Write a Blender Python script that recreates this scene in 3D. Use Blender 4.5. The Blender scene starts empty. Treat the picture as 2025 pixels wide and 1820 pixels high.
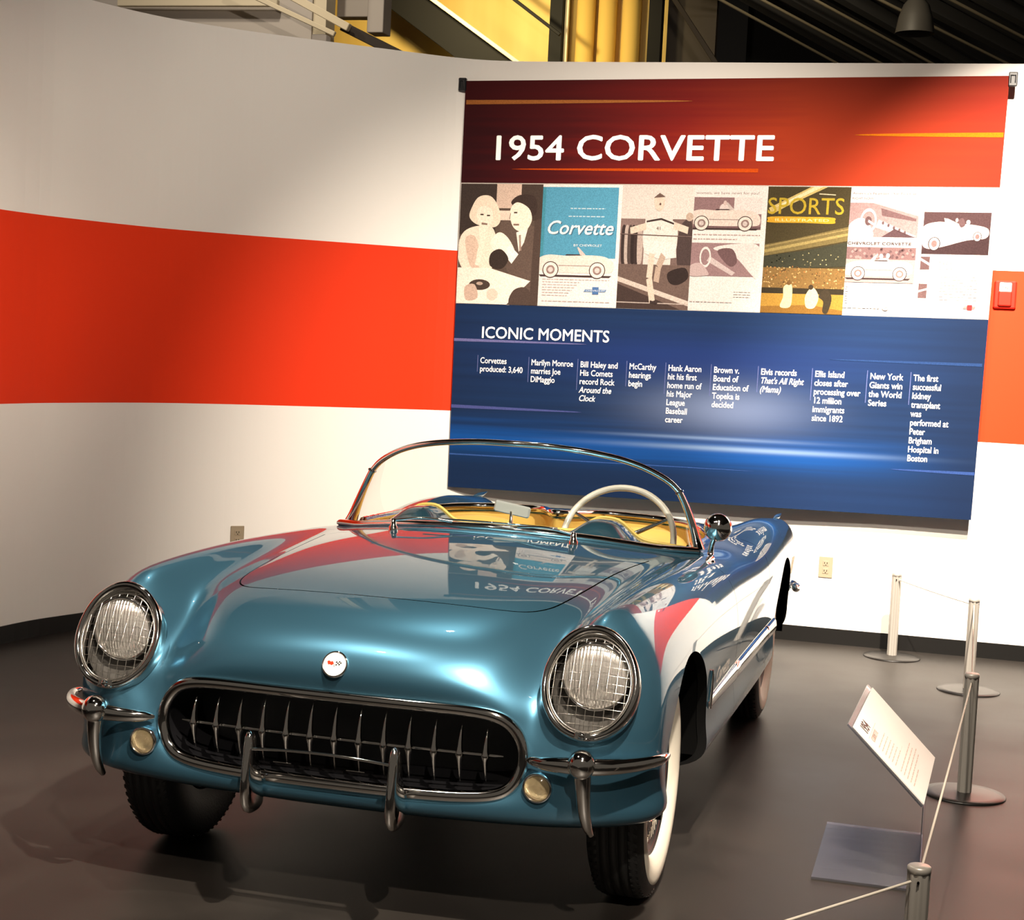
import bpy, math, random
import numpy as np
from mathutils import Vector, Matrix

random.seed(7)
scene = bpy.context.scene
COL = scene.collection
PI = math.pi

# ------------------------------------------------------------------ camera, world, light, exposure
cam_data = bpy.data.cameras.new('camera')
cam = bpy.data.objects.new('camera', cam_data)
COL.objects.link(cam)
cam.matrix_world = (Matrix.Translation((1.59475, -4.88446, 1.63845)) @ Matrix.Rotation(0.260629, 4, 'Z')
                    @ Matrix.Rotation(-0.071516, 4, 'X') @ Matrix.Rotation(-0.049055, 4, 'Y')
                    @ Matrix.Rotation(PI / 2, 4, 'X'))
cam_data.sensor_fit = 'HORIZONTAL'
cam_data.sensor_width = 36.0
cam_data.lens = 36.0 * 3300.2 / 2025.0
cam_data.clip_end = 200
scene.camera = cam

world = bpy.data.worlds.new('museum_hall')
scene.world = world
world.use_nodes = True
world.node_tree.nodes['Background'].inputs[0].default_value = (1.0, 0.86, 0.70, 1)
world.node_tree.nodes['Background'].inputs[1].default_value = 0.08

scene.view_settings.view_transform = 'Standard'
scene.view_settings.look = 'None'
scene.view_settings.gamma = 1.0
scene.view_settings.use_curve_mapping = False
scene.view_settings.exposure = 0.0


def spot(name, loc, target, power, angle, blend, color=(1.0, 0.87, 0.72), radius=0.05):
    d = bpy.data.lights.new(name, 'SPOT')
    d.energy = power
    d.spot_size = math.radians(angle)
    d.spot_blend = blend
    d.color = color
    d.shadow_soft_size = radius
    o = bpy.data.objects.new(name, d)
    COL.objects.link(o)
    o.location = loc
    o.rotation_euler = (Vector(target) - Vector(loc)).to_track_quat('-Z', 'Y').to_euler()
    return o


# track spotlights of the exhibit and one added wash: (location, target, watts, cone, blend)
SPOTS = [
    ((2.0, 1.03, 4.55), (2.37, 4.61, 1.33), 4700, 53.5, 0.64),
    ((1.31, 0.0, 4.55), (0.0, 4.08, 1.10), 3000, 55.6, 1.0),
    ((0.16, -1.49, 4.55), (-0.94, 3.46, 0.44), 500, 76.2, 0.5),
    ((-0.3, -1.6, 4.55), (-3.2, 2.2, -0.6), 2000, 53, 1.0),
    ((0.0, -1.2, 4.55), (-0.5, 4.6, 3.1), 300, 76, 1.0),  # added weak wash that lifts the upper wall
    ((-0.9, -1.6, 4.55), (-0.1, 0.0, 0.7), 300, 48, 0.8),
    ((1.8, -2.9, 4.60), (0.3, -0.5, 0.7), 2200, 40, 0.7),
    ((2.3, -5.4, 4.80), (0.2, -0.6, 0.7), 1500, 28, 0.7),
    ((-0.55, 2.1, 4.60), (0.1, 0.2, 0.8), 140, 50, 0.8),
    ((1.5, -0.9, 4.55), (1.55, 0.8, 0.2), 800, 36, 0.8),
]
for s in SPOTS:
    spot('track_spot_and_fill', *s)

# ------------------------------------------------------------------ helpers


def tag(o, label=None, cat=None, group=None, kind=None):
    if label:
        o['label'] = label
    if cat:
        o['category'] = cat
    if group:
        o['group'] = group
    if kind:
        o['kind'] = kind
    return o


def empty(name, loc=(0, 0, 0), rz=0.0):
    o = bpy.data.objects.new(name, None)
    COL.objects.link(o)
    o.location = loc
    o.rotation_euler = (0, 0, rz)
    o.empty_display_size = 0.1
    return o


def mat(name, color, rough=0.5, metal=0.0, coat=0.0, coat_rough=0.03, spec=0.5, trans=0.0, ior=1.45, emit=None, emit_s=0.0):
    m = bpy.data.materials.new(name)
    m.use_nodes = True
    p = m.node_tree.nodes['Principled BSDF']
    p.inputs['Base Color'].default_value = (*color, 1)
    p.inputs['Roughness'].default_value = rough
    p.inputs['Metallic'].default_value = metal
    p.inputs['Coat Weight'].default_value = coat
    p.inputs['Coat Roughness'].default_value = coat_rough
    p.inputs['Specular IOR Level'].default_value = spec
    p.inputs['Transmission Weight'].default_value = trans
    p.inputs['IOR'].default_value = ior
    if emit:
        p.inputs['Emission Color'].default_value = (*emit, 1)
        p.inputs['Emission Strength'].default_value = emit_s
    return m


def nd(m, kind, **kw):
    n = m.node_tree.nodes.new(kind)
    for k, v in kw.items():
        setattr(n, k, v)
    return n


def lk(m, a, b):
    m.node_tree.links.new(a, b)


def bsdf(m):
    return m.node_tree.nodes['Principled BSDF']


def noise_color(m, c1, c2, scale, detail=4, rough_rng=None, bump=0.0, coord='Object', stretch=(1, 1, 1)):
    tc = nd(m, 'ShaderNodeTexCoord')
    mp = nd(m, 'ShaderNodeMapping')
    mp.inputs['Scale'].default_value = stretch
    nz = nd(m, 'ShaderNodeTexNoise')
    nz.inputs['Scale'].default_value = scale
    nz.inputs['Detail'].default_value = detail
    rp = nd(m, 'ShaderNodeValToRGB')
    rp.color_ramp.elements[0].position = 0.3
    rp.color_ramp.elements[1].position = 0.7
    rp.color_ramp.elements[0].color = (*c1, 1)
    rp.color_ramp.elements[1].color = (*c2, 1)
    lk(m, tc.outputs[coord], mp.inputs[0])
    lk(m, mp.outputs[0], nz.inputs['Vector'])
    lk(m, nz.outputs[0], rp.inputs[0])
    lk(m, rp.outputs[0], bsdf(m).inputs['Base Color'])
    if rough_rng:
        mr = nd(m, 'ShaderNodeMapRange')
        mr.inputs[3].default_value, mr.inputs[4].default_value = rough_rng
        lk(m, nz.outputs[0], mr.inputs[0])
        lk(m, mr.outputs[0], bsdf(m).inputs['Roughness'])
    if bump:
        bp = nd(m, 'ShaderNodeBump')
        bp.inputs['Strength'].default_value = bump
        bp.inputs['Distance'].default_value = 0.01
        lk(m, nz.outputs[0], bp.inputs['Height'])
        lk(m, bp.outputs[0], bsdf(m).inputs['Normal'])
    return m


class MB:
    """collects shapes into one mesh"""

    def __init__(self):
        self.v, self.f, self.m, self.s = [], [], [], []

    def add(self, verts, faces, mi=0, smooth=True):
        b = len(self.v)
        self.v += [tuple(p) for p in verts]
        for f in faces:
            self.f.append(tuple(i + b for i in f))
            self.m.append(mi)
            self.s.append(smooth)
        return self

    def box(self, c, s, mi=0, rot=None, bev=0.0):
        c = Vector(c)
        hx, hy, hz = s[0] / 2, s[1] / 2, s[2] / 2
        b = min(bev, hx * .9, hy * .9, hz * .9)
        if b <= 0:
            vs = [Vector((x * hx, y * hy, z * hz)) for x in (-1, 1) for y in (-1, 1) for z in (-1, 1)]
            fs = [(0, 1, 3, 2), (4, 6, 7, 5), (0, 4, 5, 1), (2, 3, 7, 6), (0, 2, 6, 4), (1, 5, 7, 3)]
        else:
            vs, fs, idx = [], [], {}
            for x in (-1, 1):
                for y in (-1, 1):
                    for z in (-1, 1):
                        for a in range(3):
                            p = [x * hx, y * hy, z * hz]
                            sg = (x, y, z)
                            for q in range(3):
                                if q != a:
                                    p[q] -= sg[q] * b
                            idx[(x, y, z, a)] = len(vs)
                            vs.append(Vector(p))
            for a in range(3):
                o1, o2 = [q for q in range(3) if q != a]
                for sg in (-1, 1):
                    lp = []
                    for (u, w) in ((-1, -1), (1, -1), (1, 1), (-1, 1)):
                        k = [0, 0, 0]
                        k[a], k[o1], k[o2] = sg, u, w
                        lp.append(idx[(*k, a)])
                    fs.append(tuple(lp))
            for a in range(3):
                o1, o2 = [q for q in range(3) if q != a]
                for u in (-1, 1):
                    for w in (-1, 1):
                        lp = []
                        for (sg, ax) in ((-1, o1), (1, o1), (1, o2), (-1, o2)):
                            k = [0, 0, 0]
                            k[a], k[o1], k[o2] = sg, u, w
                            lp.append(idx[(*k, ax)])
                        fs.append(tuple(lp))
            for x in (-1, 1):
                for y in (-1, 1):
                    for z in (-1, 1):
                        fs.append(tuple(idx[(x, y, z, a)] for a in range(3)))
        if rot is not None:
            vs = [rot @ p for p in vs]
        return self.add([p + c for p in vs], fs, mi, False)

    def tube(self, pts, rad, n=10, mi=0, closed=False, cap=True, up=(0, 0, 1), sq=(1, 1), smooth=True):
        pts = [Vector(p) for p in pts]
        N = len(pts)
        if not hasattr(rad, '__len__'):
            rad = [rad] * N
        rings = []
        upv = Vector(up)
        for i, p in enumerate(pts):
            if closed:
                t = pts[(i + 1) % N] - pts[i - 1]
            else:
                t = pts[min(i + 1, N - 1)] - pts[max(i - 1, 0)]
            t.normalize()
            a = upv - t * upv.dot(t)
            if a.length < 1e-4:
                a = Vector((1, 0, 0)) - t * t.x
            a.normalize()
            b = t.cross(a)
            rings.append([p + (a * math.cos(2 * PI * k / n) * sq[0] + b * math.sin(2 * PI * k / n) * sq[1]) * rad[i] for k in range(n)])
        return self.loft(rings, mi, closed_u=closed, cap=cap and not closed, smooth=smooth)

    def loft(self, rings, mi=0, closed_u=False, closed_v=True, cap=False, smooth=True):
        n = len(rings[0])
        N = len(rings)
        vs = [p for r in rings for p in r]
        fs = []
        for i in range(N if closed_u else N - 1):
            j = (i + 1) % N
            for k in range(n if closed_v else n - 1):
                l = (k + 1) % n
                fs.append((i * n + k, i * n + l, j * n + l, j * n + k))
        self.add(vs, fs, mi, smooth)
        if cap:
            self.add(rings[0], [tuple(range(n))[::-1]], mi, False)
            self.add(rings[-1], [tuple(range(n))], mi, False)
        return self

    def lathe(self, prof, n=32, mi=0, origin=(0, 0, 0), ax='z', arc=None, smooth=True):
        """prof: list of (radius, height); axis along ax through origin"""
        o = Vector(origin)
        rings = []
        for k in range(n):
            a = 2 * PI * k / n
            r_ = []
            for (r, h) in prof:
                x, y = r * math.cos(a), r * math.sin(a)
                r_.append(o + (Vector((x, y, h)) if ax == 'z' else Vector((h, x, y)) if ax == 'x' else Vector((x, h, y))))
            rings.append(r_)
        return self.loft(rings, mi, closed_u=True, closed_v=False, smooth=smooth)

    def build(self, name, mats, parent=None, loc=None):
        me = bpy.data.meshes.new(name)
        me.from_pydata(self.v, [], self.f)
        if not isinstance(mats, (list, tuple)):
            mats = [mats]
        for m in mats:
            me.materials.append(m)
        me.polygons.foreach_set('material_index', self.m)
        me.polygons.foreach_set('use_smooth', self.s)
        me.update()
        o = bpy.data.objects.new(name, me)
        COL.objects.link(o)
        if parent:
            o.parent = parent
        if loc:
            o.location = loc
        return o


def fix_normals(o):
    import bmesh
    bm = bmesh.new()
    bm.from_mesh(o.data)
    bmesh.ops.recalc_face_normals(bm, faces=bm.faces)
    bm.to_mesh(o.data)
    bm.free()
    return o


def weld(o, d=1e-5):
    import bmesh
    bm = bmesh.new()
    bm.from_mesh(o.data)
    bmesh.ops.remove_doubles(bm, verts=bm.verts, dist=d)
    bm.to_mesh(o.data)
    bm.free()
    return o


def bezier(pts, n=8, closed=False):
    """Catmull-Rom through points"""
    P_ = [Vector(p) for p in pts]
    N = len(P_)
    out = []
    rng = range(N if closed else N - 1)
    for i in rng:
        p1, p2 = P_[i], P_[(i + 1) % N]
        p0 = P_[i - 1] if (closed or i > 0) else p1 * 2 - p2
        p3 = P_[(i + 2) % N] if (closed or i + 2 < N) else p2 * 2 - p1
        for k in range(n):
            t = k / n
            out.append(0.5 * ((2 * p1) + (p2 - p0) * t + (2 * p0 - 5 * p1 + 4 * p2 - p3) * t * t + (-p0 + 3 * p1 - 3 * p2 + p3) * t ** 3))
    if not closed:
        out.append(P_[-1])
    return out

# ------------------------------------------------------------------ materials of the car
M_paint = mat('blue_metallic_paint', (0.066, 0.182, 0.270), 0.36, 0.8, coat=1.0, coat_rough=0.02, spec=0.5)
bsdf(M_paint).inputs['Coat IOR'].default_value = 1.42
bsdf(M_paint).inputs['Specular Tint'].default_value = (.16, .24, .30, 1)
M_chrome = mat('chrome', (0.82, 0.80, 0.77), 0.06, 1.0)
M_black = mat('black_void', (0.004, 0.004, 0.004), 0.8, spec=0.1)

# ------------------------------------------------------------------ the car body surface
# rings from the grille opening outward and back to the tail; 13 points each, top centre -> fender crest -> sill -> bottom centre
def sec(y, top, side, bot=0.2, ys=None):
    """straight cross section at y: top = [z0,(x1,z1)...(x6,z6)], side=[(x7,z7)..(x10,z10)]"""
    p = [(0, y, top[0])] + [(x, y, z) for (x, z) in top[1:]] + [(x, y, z) for (x, z) in side]
    p += [(0.45, y, bot), (0, y, bot)]
    return p

RINGS = [
 [(0,-.625,.632),(.22,-.622,.632),(.37,-.615,.63),(.45,-.608,.617),(.487,-.604,.59),(.506,-.602,.563),(.513,-.601,.538),(.513,-.601,.512),(.504,-.602,.482),(.482,-.606,.45),(.42,-.612,.426),(.25,-.62,.416),(0,-.622,.414)],
 [(0,-.648,.648),(.225,-.645,.648),(.38,-.636,.646),(.465,-.624,.631),(.505,-.616,.602),(.525,-.613,.57),(.533,-.613,.540),(.533,-.614,.510),(.524,-.617,.476),(.50,-.622,.439),(.435,-.632,.412),(.255,-.641,.4),(0,-.644,.398)],
 [(0,-.668,.70),(.24,-.662,.698),(.41,-.636,.688),(.508,-.60,.665),(.548,-.592,.63),(.575,-.602,.595),(.590,-.616,.56),(.594,-.626,.525),(.586,-.634,.48),(.562,-.638,.437),(.49,-.644,.395),(.27,-.650,.374),(0,-.653,.37)],
 [(0,-.648,.765),(.25,-.637,.760),(.43,-.592,.742),(.540,-.515,.718),(.590,-.575,.692),(.652,-.606,.662),(.69,-.622,.62),(.712,-.628,.57),(.715,-.622,.49),(.71,-.612,.42),(.655,-.614,.356),(.30,-.628,.342),(0,-.63,.338)],
 [(0,-.565,.828),(.255,-.55,.822),(.44,-.505,.803),(.552,-.425,.768),(.602,-.525,.772),(.694,-.574,.762),(.782,-.562,.705),(.832,-.53,.61),(.850,-.508,.51),(.845,-.495,.415),(.79,-.50,.338),(.33,-.55,.315),(0,-.55,.31)],
 [(0,-.42,.868),(.26,-.405,.865),(.45,-.365,.851),(.565,-.325,.818),(.628,-.42,.846),(.703,-.478,.884),(.806,-.452,.80),(.862,-.415,.695),(.873,-.39,.56),(.870,-.375,.43),(.825,-.37,.322),(.36,-.42,.29),(0,-.42,.285)],
 [(0,-.22,.897),(.26,-.215,.893),(.46,-.20,.879),(.576,-.19,.848),(.642,-.25,.874),(.712,-.30,.915),(.806,-.285,.855),(.866,-.265,.735),(.876,-.25,.58),(.862,-.24,.43),(.81,-.235,.315),(.4,-.25,.27),(0,-.25,.265)],
 sec(.05,[.924,(.26,.919),(.465,.901),(.585,.870),(.65,.886),(.715,.922),(.81,.872)],[(.870,.75),(.881,.59),(.868,.43),(.828,.312)],.26),
 sec(.40,[.949,(.26,.942),(.47,.920),(.595,.892),(.66,.898),(.724,.917),(.815,.874)],[(.871,.755),(.882,.59),(.871,.43),(.832,.306)],.26),
 sec(.75,[.959,(.26,.950),(.475,.925),(.605,.903),(.668,.900),(.732,.905),(.818,.866)],[(.871,.755),(.883,.59),(.873,.43),(.836,.30)],.26),
 sec(1.1,[.962,(.26,.952),(.48,.925),(.615,.903),(.68,.895),(.740,.890),(.822,.855)],[(.872,.752),(.884,.59),(.876,.43),(.838,.295)],.26),
 sec(1.5,[.945,(.26,.94),(.48,.918),(.62,.897),(.69,.880),(.75,.866),(.828,.834)],[(.874,.748),(.886,.6),(.878,.43),(.84,.29)],.26),
 sec(1.9,[.92,(.26,.916),(.48,.905),(.62,.89),(.69,.874),(.75,.860),(.832,.832)],[(.879,.75),(.889,.61),(.88,.43),(.842,.29)],.26),
 sec(2.3,[.898,(.26,.895),(.47,.886),(.605,.877),(.68,.880),(.745,.889),(.835,.858)],[(.885,.765),(.895,.62),(.884,.44),(.842,.30)],.26),
 sec(2.7,[.868,(.26,.863),(.46,.848),(.59,.838),(.665,.858),(.74,.886),(.832,.855)],[(.884,.76),(.893,.62),(.88,.46),(.83,.31)],.27),
 sec(3.1,[.815,(.26,.808),(.45,.79),(.575,.785),(.655,.815),(.74,.852),(.825,.825)],[(.872,.735),(.878,.62),(.86,.47),(.80,.34)],.3),
 sec(3.35,[.748,(.26,.742),(.45,.725),(.575,.735),(.655,.775),(.745,.828),(.82,.80)],[(.858,.71),(.858,.61),(.83,.48),(.76,.37)],.34),
 [(0,3.52,.65),(.26,3.515,.645),(.45,3.50,.635),(.575,3.48,.66),(.655,3.48,.715),(.745,3.48,.785),(.81,3.47,.76),(.835,3.46,.69),(.825,3.46,.60),(.78,3.47,.49),(.70,3.48,.40),(.40,3.5,.37),(0,3.5,.36)],
 [(0,3.57,.58),(.26,3.565,.58),(.44,3.55,.585),(.56,3.54,.61),(.64,3.545,.65),(.735,3.56,.71),(.78,3.555,.70),(.795,3.55,.655),(.775,3.55,.58),(.72,3.55,.50),(.62,3.55,.44),(.36,3.56,.42),(0,3.56,.42)],
 [(0,3.58,.53),(.2,3.58,.53),(.35,3.575,.535),(.45,3.57,.545),(.52,3.57,.56),(.58,3.575,.58),(.61,3.575,.58),(.61,3.57,.56),(.59,3.57,.54),(.54,3.57,.52),(.45,3.575,.50),(.25,3.58,.495),(0,3.58,.49)],
]

def body_surface(nu=9, nv=8):
    D = np.array([r + [(-x, y, z) for (x, y, z) in r[11:0:-1]] for r in RINGS], float)   # rings x 24 x 3
    Cn = D.copy()
    def knots(c):
        s = (np.roll(c, 1, 1) + 4 * c + np.roll(c, -1, 1)) / 6
        e = np.concatenate([2 * s[:1] - s[1:2], s, 2 * s[-1:] - s[-2:-1]], 0)
        return (e[:-2] + 4 * e[1:-1] + e[2:]) / 6
    for _ in range(3):
        Cn += 0.85 * (D - knots(Cn))
    def basis(t):
        return np.array([(1 - t) ** 3, 3 * t ** 3 - 6 * t ** 2 + 4, -3 * t ** 3 + 3 * t ** 2 + 3 * t + 1, t ** 3]) / 6
    # v direction (cyclic)
    K = Cn.shape[1]
    cols = []
    for k in range(K):
        for j in range(nv):
            b = basis(j / nv)
            cols.append(sum(b[q] * Cn[:, (k - 1 + q) % K] for q in range(4)))
    S = np.stack(cols, 1)
    S = np.concatenate([2 * S[:1] - S[1:2], S, 2 * S[-1:] - S[-2:-1]], 0)
    rows = []
    R_ = len(RINGS)
    for i in range(R_ - 1):
        n = nu + 4 if i > 5 else nu
        for j in range(n):
            b = basis(j / n)
            rows.append(sum(b[q] * S[i + q] for q in range(4)))
    b = basis(1.0)
    rows.append(sum(b[q] * S[R_ - 2 + q] for q in range(4)))
    G = np.stack(rows, 0)
    nr, nc = G.shape[:2]
    V = [tuple(p) for p in G.reshape(-1, 3)]
    F = [(i * nc + (j + 1) % nc, i * nc + j, (i + 1) * nc + j, (i + 1) * nc + (j + 1) % nc) for i in range(5, nr - 1) for j in range(nc)]
    F.append(tuple((nr - 1) * nc + j for j in range(nc))[::-1])
    return V, F, G

BV, BF, BG = body_surface()

def split(faces, fn, eps=2e-4):
    """cut polygons along fn(x,y,z)=0; returns (inside fn<0, outside, cut segments)"""
    used = sorted({i for f in faces for i in f})
    val = {}
    for i in used:
        v = fn(*BV[i])
        val[i] = 0.0 if abs(v) < eps else v
    cache = {}
    def mid(a, b):
        k = (a, b) if a < b else (b, a)
        if k not in cache:
            t = val[a] / (val[a] - val[b])
            A, B = BV[a], BV[b]
            p = tuple(A[q] + (B[q] - A[q]) * t for q in range(3))
            BV.append(p)
            cache[k] = len(BV) - 1
        return cache[k]
    ins, out, seg = [], [], []
    for f in faces:
        vs = [val[i] for i in f]
        if all(v >= 0 for v in vs):
            if any(v > 0 for v in vs):
                out.append(f)
            continue
        if all(v <= 0 for v in vs):
            ins.append(f)
            z = [i for i in f if val[i] == 0]
            continue
        a, b, cross = [], [], []
        n = len(f)
        for k in range(n):
            i, j = f[k], f[(k + 1) % n]
            vi, vj = val[i], val[j]
            if vi <= 0:
                a.append(i)
            if vi >= 0:
                b.append(i)
            if vi == 0:
                cross.append(i)
            if vi * vj < 0:
                m = mid(i, j)
                a.append(m)
                b.append(m)
                cross.append(m)
        if len(a) > 2:
            ins.append(tuple(a))
        if len(b) > 2:
            out.append(tuple(b))
        if len(cross) == 2:
            seg.append(tuple(cross))
    return ins, out, seg

def boundary(faces, fn, tol=6e-4):
    """boundary edges lying on fn=0"""
    cnt = {}
    for f in faces:
        for k in range(len(f)):
            e = (f[k], f[(k + 1) % len(f)])
            key = (min(e), max(e))
            cnt.setdefault(key, []).append(e)
    return [v[0] for v in cnt.values() if len(v) == 1 and abs(fn(*BV[v[0][0]])) < tol and abs(fn(*BV[v[0][1]])) < tol]

def part_from(faces, name, m, parent, extra=None):
    idx = {}
    vs, fs = [], []
    for f in faces:
        g = []
        for i in f:
            if i not in idx:
                idx[i] = len(vs)
                vs.append(BV[i])
            g.append(idx[i])
        fs.append(tuple(g))
    b = MB()
    b.add(vs, fs)
    if extra:
        for (p, q) in extra:
            b.add(p, q, 0, True)
    return b.build(name, m, parent)

def flange(edges, move):
    vs, fs, idx = [], [], {}
    for (a, b) in edges:
        for i in (a, b):
            if i not in idx:
                idx[i] = len(vs)
                vs.append(BV[i])
                vs.append(move(*BV[i]))
        fs.append((idx[b], idx[a], idx[a] + 1, idx[b] + 1))
    return vs, fs

def sd_poly(pts, r=0.0):
    P_ = [tuple(p) for p in pts]
    def fn(x, y):
        d, inside = 1e9, False
        n = len(P_)
        for i in range(n):
            (x1, y1), (x2, y2) = P_[i], P_[(i + 1) % n]
            ex, ey = x2 - x1, y2 - y1
            t = max(0, min(1, ((x - x1) * ex + (y - y1) * ey) / (ex * ex + ey * ey)))
            d = min(d, math.hypot(x - x1 - t * ex, y - y1 - t * ey))
            if (y1 > y) != (y2 > y) and x < (x2 - x1) * (y - y1) / (y2 - y1) + x1:
                inside = not inside
        return (-d if inside else d) - r
    return fn

# headlight plane
HB_C = Vector((.694, -.588, .735))
HB_UP = Vector((0.0, .42, .9075)).normalized()
HB_N = Vector((0, -.9075, .42)).normalized()
def f_lamp(x, y, z):
    p = Vector((abs(x), y, z)) - HB_C
    if abs(p.dot(HB_N)) > .16 or y > -.25:
        return 1.0
    return math.hypot(p.x / .118, p.dot(HB_UP) / .140) * .13 - .13

WHEELS = [(.728, -.012), (.745, 2.591)]
R_TYRE = .343
ARCH = [(0.01, .352, .385), (2.591, .350, .380)]
def f_arch(x, y, z):
    if abs(x) < .55 or z > .86:
        return 1.0
    d = 1.0
    for (yc, zc, r) in ARCH:
        d = min(d, math.hypot(y - yc, min(z - zc, 0) * .35 if z < zc else z - zc) - r)
    return d

def f_cockpit(x, y, z):
    if z < .62:
        return 1.0
    ax = abs(x)
    yr = 2.16 - .30 * math.exp(-(ax / .085) ** 2) - .9 * max(0, ax - .36) ** 2 * 4.0
    yf = .90 + .55 * ax * ax
    xw = .635 + .03 * min(1, max(0, (y - 1.0) / .5))
    d1 = (yf - y)
    d2 = (y - yr) * .8
    d3 = ax - xw
    # rounded max
    k = .05
    m = max(d1, d2, d3)
    s = sum(math.exp((d - m) / k) for d in (d1, d2, d3))
    return m + k * math.log(s)

_hh = [(0, -.352), (.15, -.350), (.28, -.345), (.37, -.335), (.437, -.303), (.480, -.235), (.505, -.13), (.528, .08), (.552, .38), (.578, .62), (.598, .765)]
_hr = [(p.x, p.y) for p in bezier([(x, y, 0) for (x, y) in _hh], 4)]
_hood = sd_poly(_hr + [(.45, .785), (.2, .793), (0, .795), (-.2, .793), (-.45, .785)] + [(-x, y) for (x, y) in _hr[:0:-1]], 0)
def _hood2(x, y):
    return _hood(x, y)
def f_hood(x, y, z):
    if z < .7 or y < -.6 or y > 1.1:
        return 1.0
    return _hood2(x, y)

def f_door(x, y, z):
    # left or right door panel (signed distance in the side view, with the seam leaning)
    ax = abs(x)
    if ax < .55 or z < .18:
        return 1.0
    yf = .90 + .20 * max(0, z - .60) ** 1.2 if False else 1.02 - .55 * max(0, z - .78)
    yr = 1.96 + .10 * (z - .6)
    return max(yf - y, y - yr, .30 - z)

_trunk = sd_poly([(-.42, 2.60), (.42, 2.60), (.40, 3.25), (.3, 3.36), (-.3, 3.36), (-.40, 3.25)], .05)
def f_trunk(x, y, z):
    return _trunk(x, y) if z > .55 else 1.0

car = empty('sports_car')
tag(car, 'metallic blue vintage open two-seat sports car with whitewall tyres and chrome toothed grille', 'car')

faces = BF
_, faces, _ = split(faces, f_arch)
_, faces, _ = split(faces, f_lamp)
_, faces, _ = split(faces, f_cockpit)
SW = .0024
inn, faces, _ = split(faces, lambda x, y, z: f_hood(x, y, z) - SW)
hood_f, _, _ = split(inn, lambda x, y, z: f_hood(x, y, z) + SW)
inn, faces, _ = split(faces, lambda x, y, z: f_trunk(x, y, z) - SW)
trunk_f, _, _ = split(inn, lambda x, y, z: f_trunk(x, y, z) + SW)
inn, faces, _ = split(faces, lambda x, y, z: f_door(x, y, z) - .0018)
door_f, _, _ = split(inn, lambda x, y, z: f_door(x, y, z) + .0018)
arch_e = boundary(faces, f_arch)
rims = []
rims.append(flange(boundary(faces, lambda x, y, z: f_hood(x, y, z) - SW), lambda x, y, z: (x, y, z - .02)))
body = part_from(faces, 'body_shell', M_paint, car, rims)
_al = flange(arch_e, lambda x, y, z: (x - math.copysign(.03, x), y, z))
for (sgn, yy) in ((1, 0), (-1, 0), (1, 2.6), (-1, 2.6)):
    _fs = [f for f in _al[1] if _al[0][f[0]][0] * sgn > 0 and abs(_al[0][f[0]][1] - yy) < 1]
    _b = MB(); _ix = {}; _vv = []
    for f in _fs:
        for i in f:
            if i not in _ix:
                _ix[i] = len(_vv); _vv.append(_al[0][i])
    _b.add(_vv, [tuple(_ix[i] for i in f) for f in _fs])
    _b.build('arch_lip', M_black, car)
hood = part_from(hood_f, 'hood', M_paint, car)
trunk = part_from(trunk_f, 'trunk_lid', M_paint, car)
for s in (1, -1):
    part_from([f for f in door_f if BV[f[0]][0] * s > 0], 'door', M_paint, car)

# ------------------------------------------------------------------ car: surface lookups
_G = BG.reshape(-1, 3)
_side = _G[(_G[:, 0] > .6) & (_G[:, 2] > .28)]
_top = _G[(_G[:, 2] > .66)]
def side_x(y, z):
    d = np.hypot(_side[:, 1] - y, _side[:, 2] - z)
    d = d + np.where(_side[:, 0] < .7, 1, 0)
    i = np.argsort(d)[:4]
    w = 1 / (d[i] + 1e-4)
    return float((_side[i, 0] * w).sum() / w.sum())
def top_z(x, y):
    d = np.hypot(_top[:, 0] - x, _top[:, 1] - y)
    i = np.argsort(d)[:4]
    w = 1 / (d[i] + 1e-4)
    return float((_top[i, 2] * w).sum() / w.sum())

def text_mesh(s, size=1.0, bold=0.0, xs=1.0, shear=0.0, align='LEFT', spacing=1.0, line=1.0):
    """returns (verts2d, faces) of a text filled with the built-in font"""
    cu = bpy.data.curves.new('txt', 'FONT')
    cu.body = s
    cu.size = size
    cu.align_x = align
    cu.space_character = spacing
    cu.space_line = line
    cu.resolution_u = 3
    cu.shear = shear
    ob = bpy.data.objects.new('txt', cu)
    COL.objects.link(ob)
    dg = bpy.context.evaluated_depsgraph_get()
    ev = ob.evaluated_get(dg)
    me = ev.to_mesh()
    vs = [(v.co.x * xs, v.co.y, 0.0) for v in me.vertices]
    fs = [tuple(p.vertices) for p in me.polygons]
    ev.to_mesh_clear()
    bpy.data.objects.remove(ob)
    bpy.data.curves.remove(cu)
    if bold:                      # heavier strokes: the outline laid over itself with small shifts
        v0, f0, n = vs, fs, len(vs)
        vs, fs = [], []
        for i, (dx, dy) in enumerate(((-bold, 0), (bold, 0), (0, bold), (0, -bold))):
            vs += [(x + dx, y + dy, i * .00015) for (x, y, _) in v0]
            fs += [tuple(k + i * n for k in f) for f in f0]
    return vs, fs

M_rubber = mat('black_rubber', (0.012, 0.012, 0.012), 0.55)
_w = nd(M_rubber, 'ShaderNodeTexNoise'); _w.inputs['Scale'].default_value = 90
_b = nd(M_rubber, 'ShaderNodeBump'); _b.inputs['Strength'].default_value = .2; _b.inputs['Distance'].default_value = .004
lk(M_rubber, _w.outputs[0], _b.inputs['Height']); lk(M_rubber, _b.outputs[0], bsdf(M_rubber).inputs['Normal'])
M_white_rubber = mat('whitewall_rubber', (0.80, 0.74, 0.62), 0.5)
M_red = mat('red_enamel', (0.62, 0.035, 0.012), 0.25, coat=.6)
M_dark = mat('dark_cavity', (0.006, 0.006, 0.007), 0.35, spec=.4)
M_bowl = mat('lamp_bowl', (0.045, 0.042, 0.038), 0.35, spec=.5)
M_wire = mat('plated_wire', (0.75, 0.72, 0.67), 0.2, 1.0)
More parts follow.
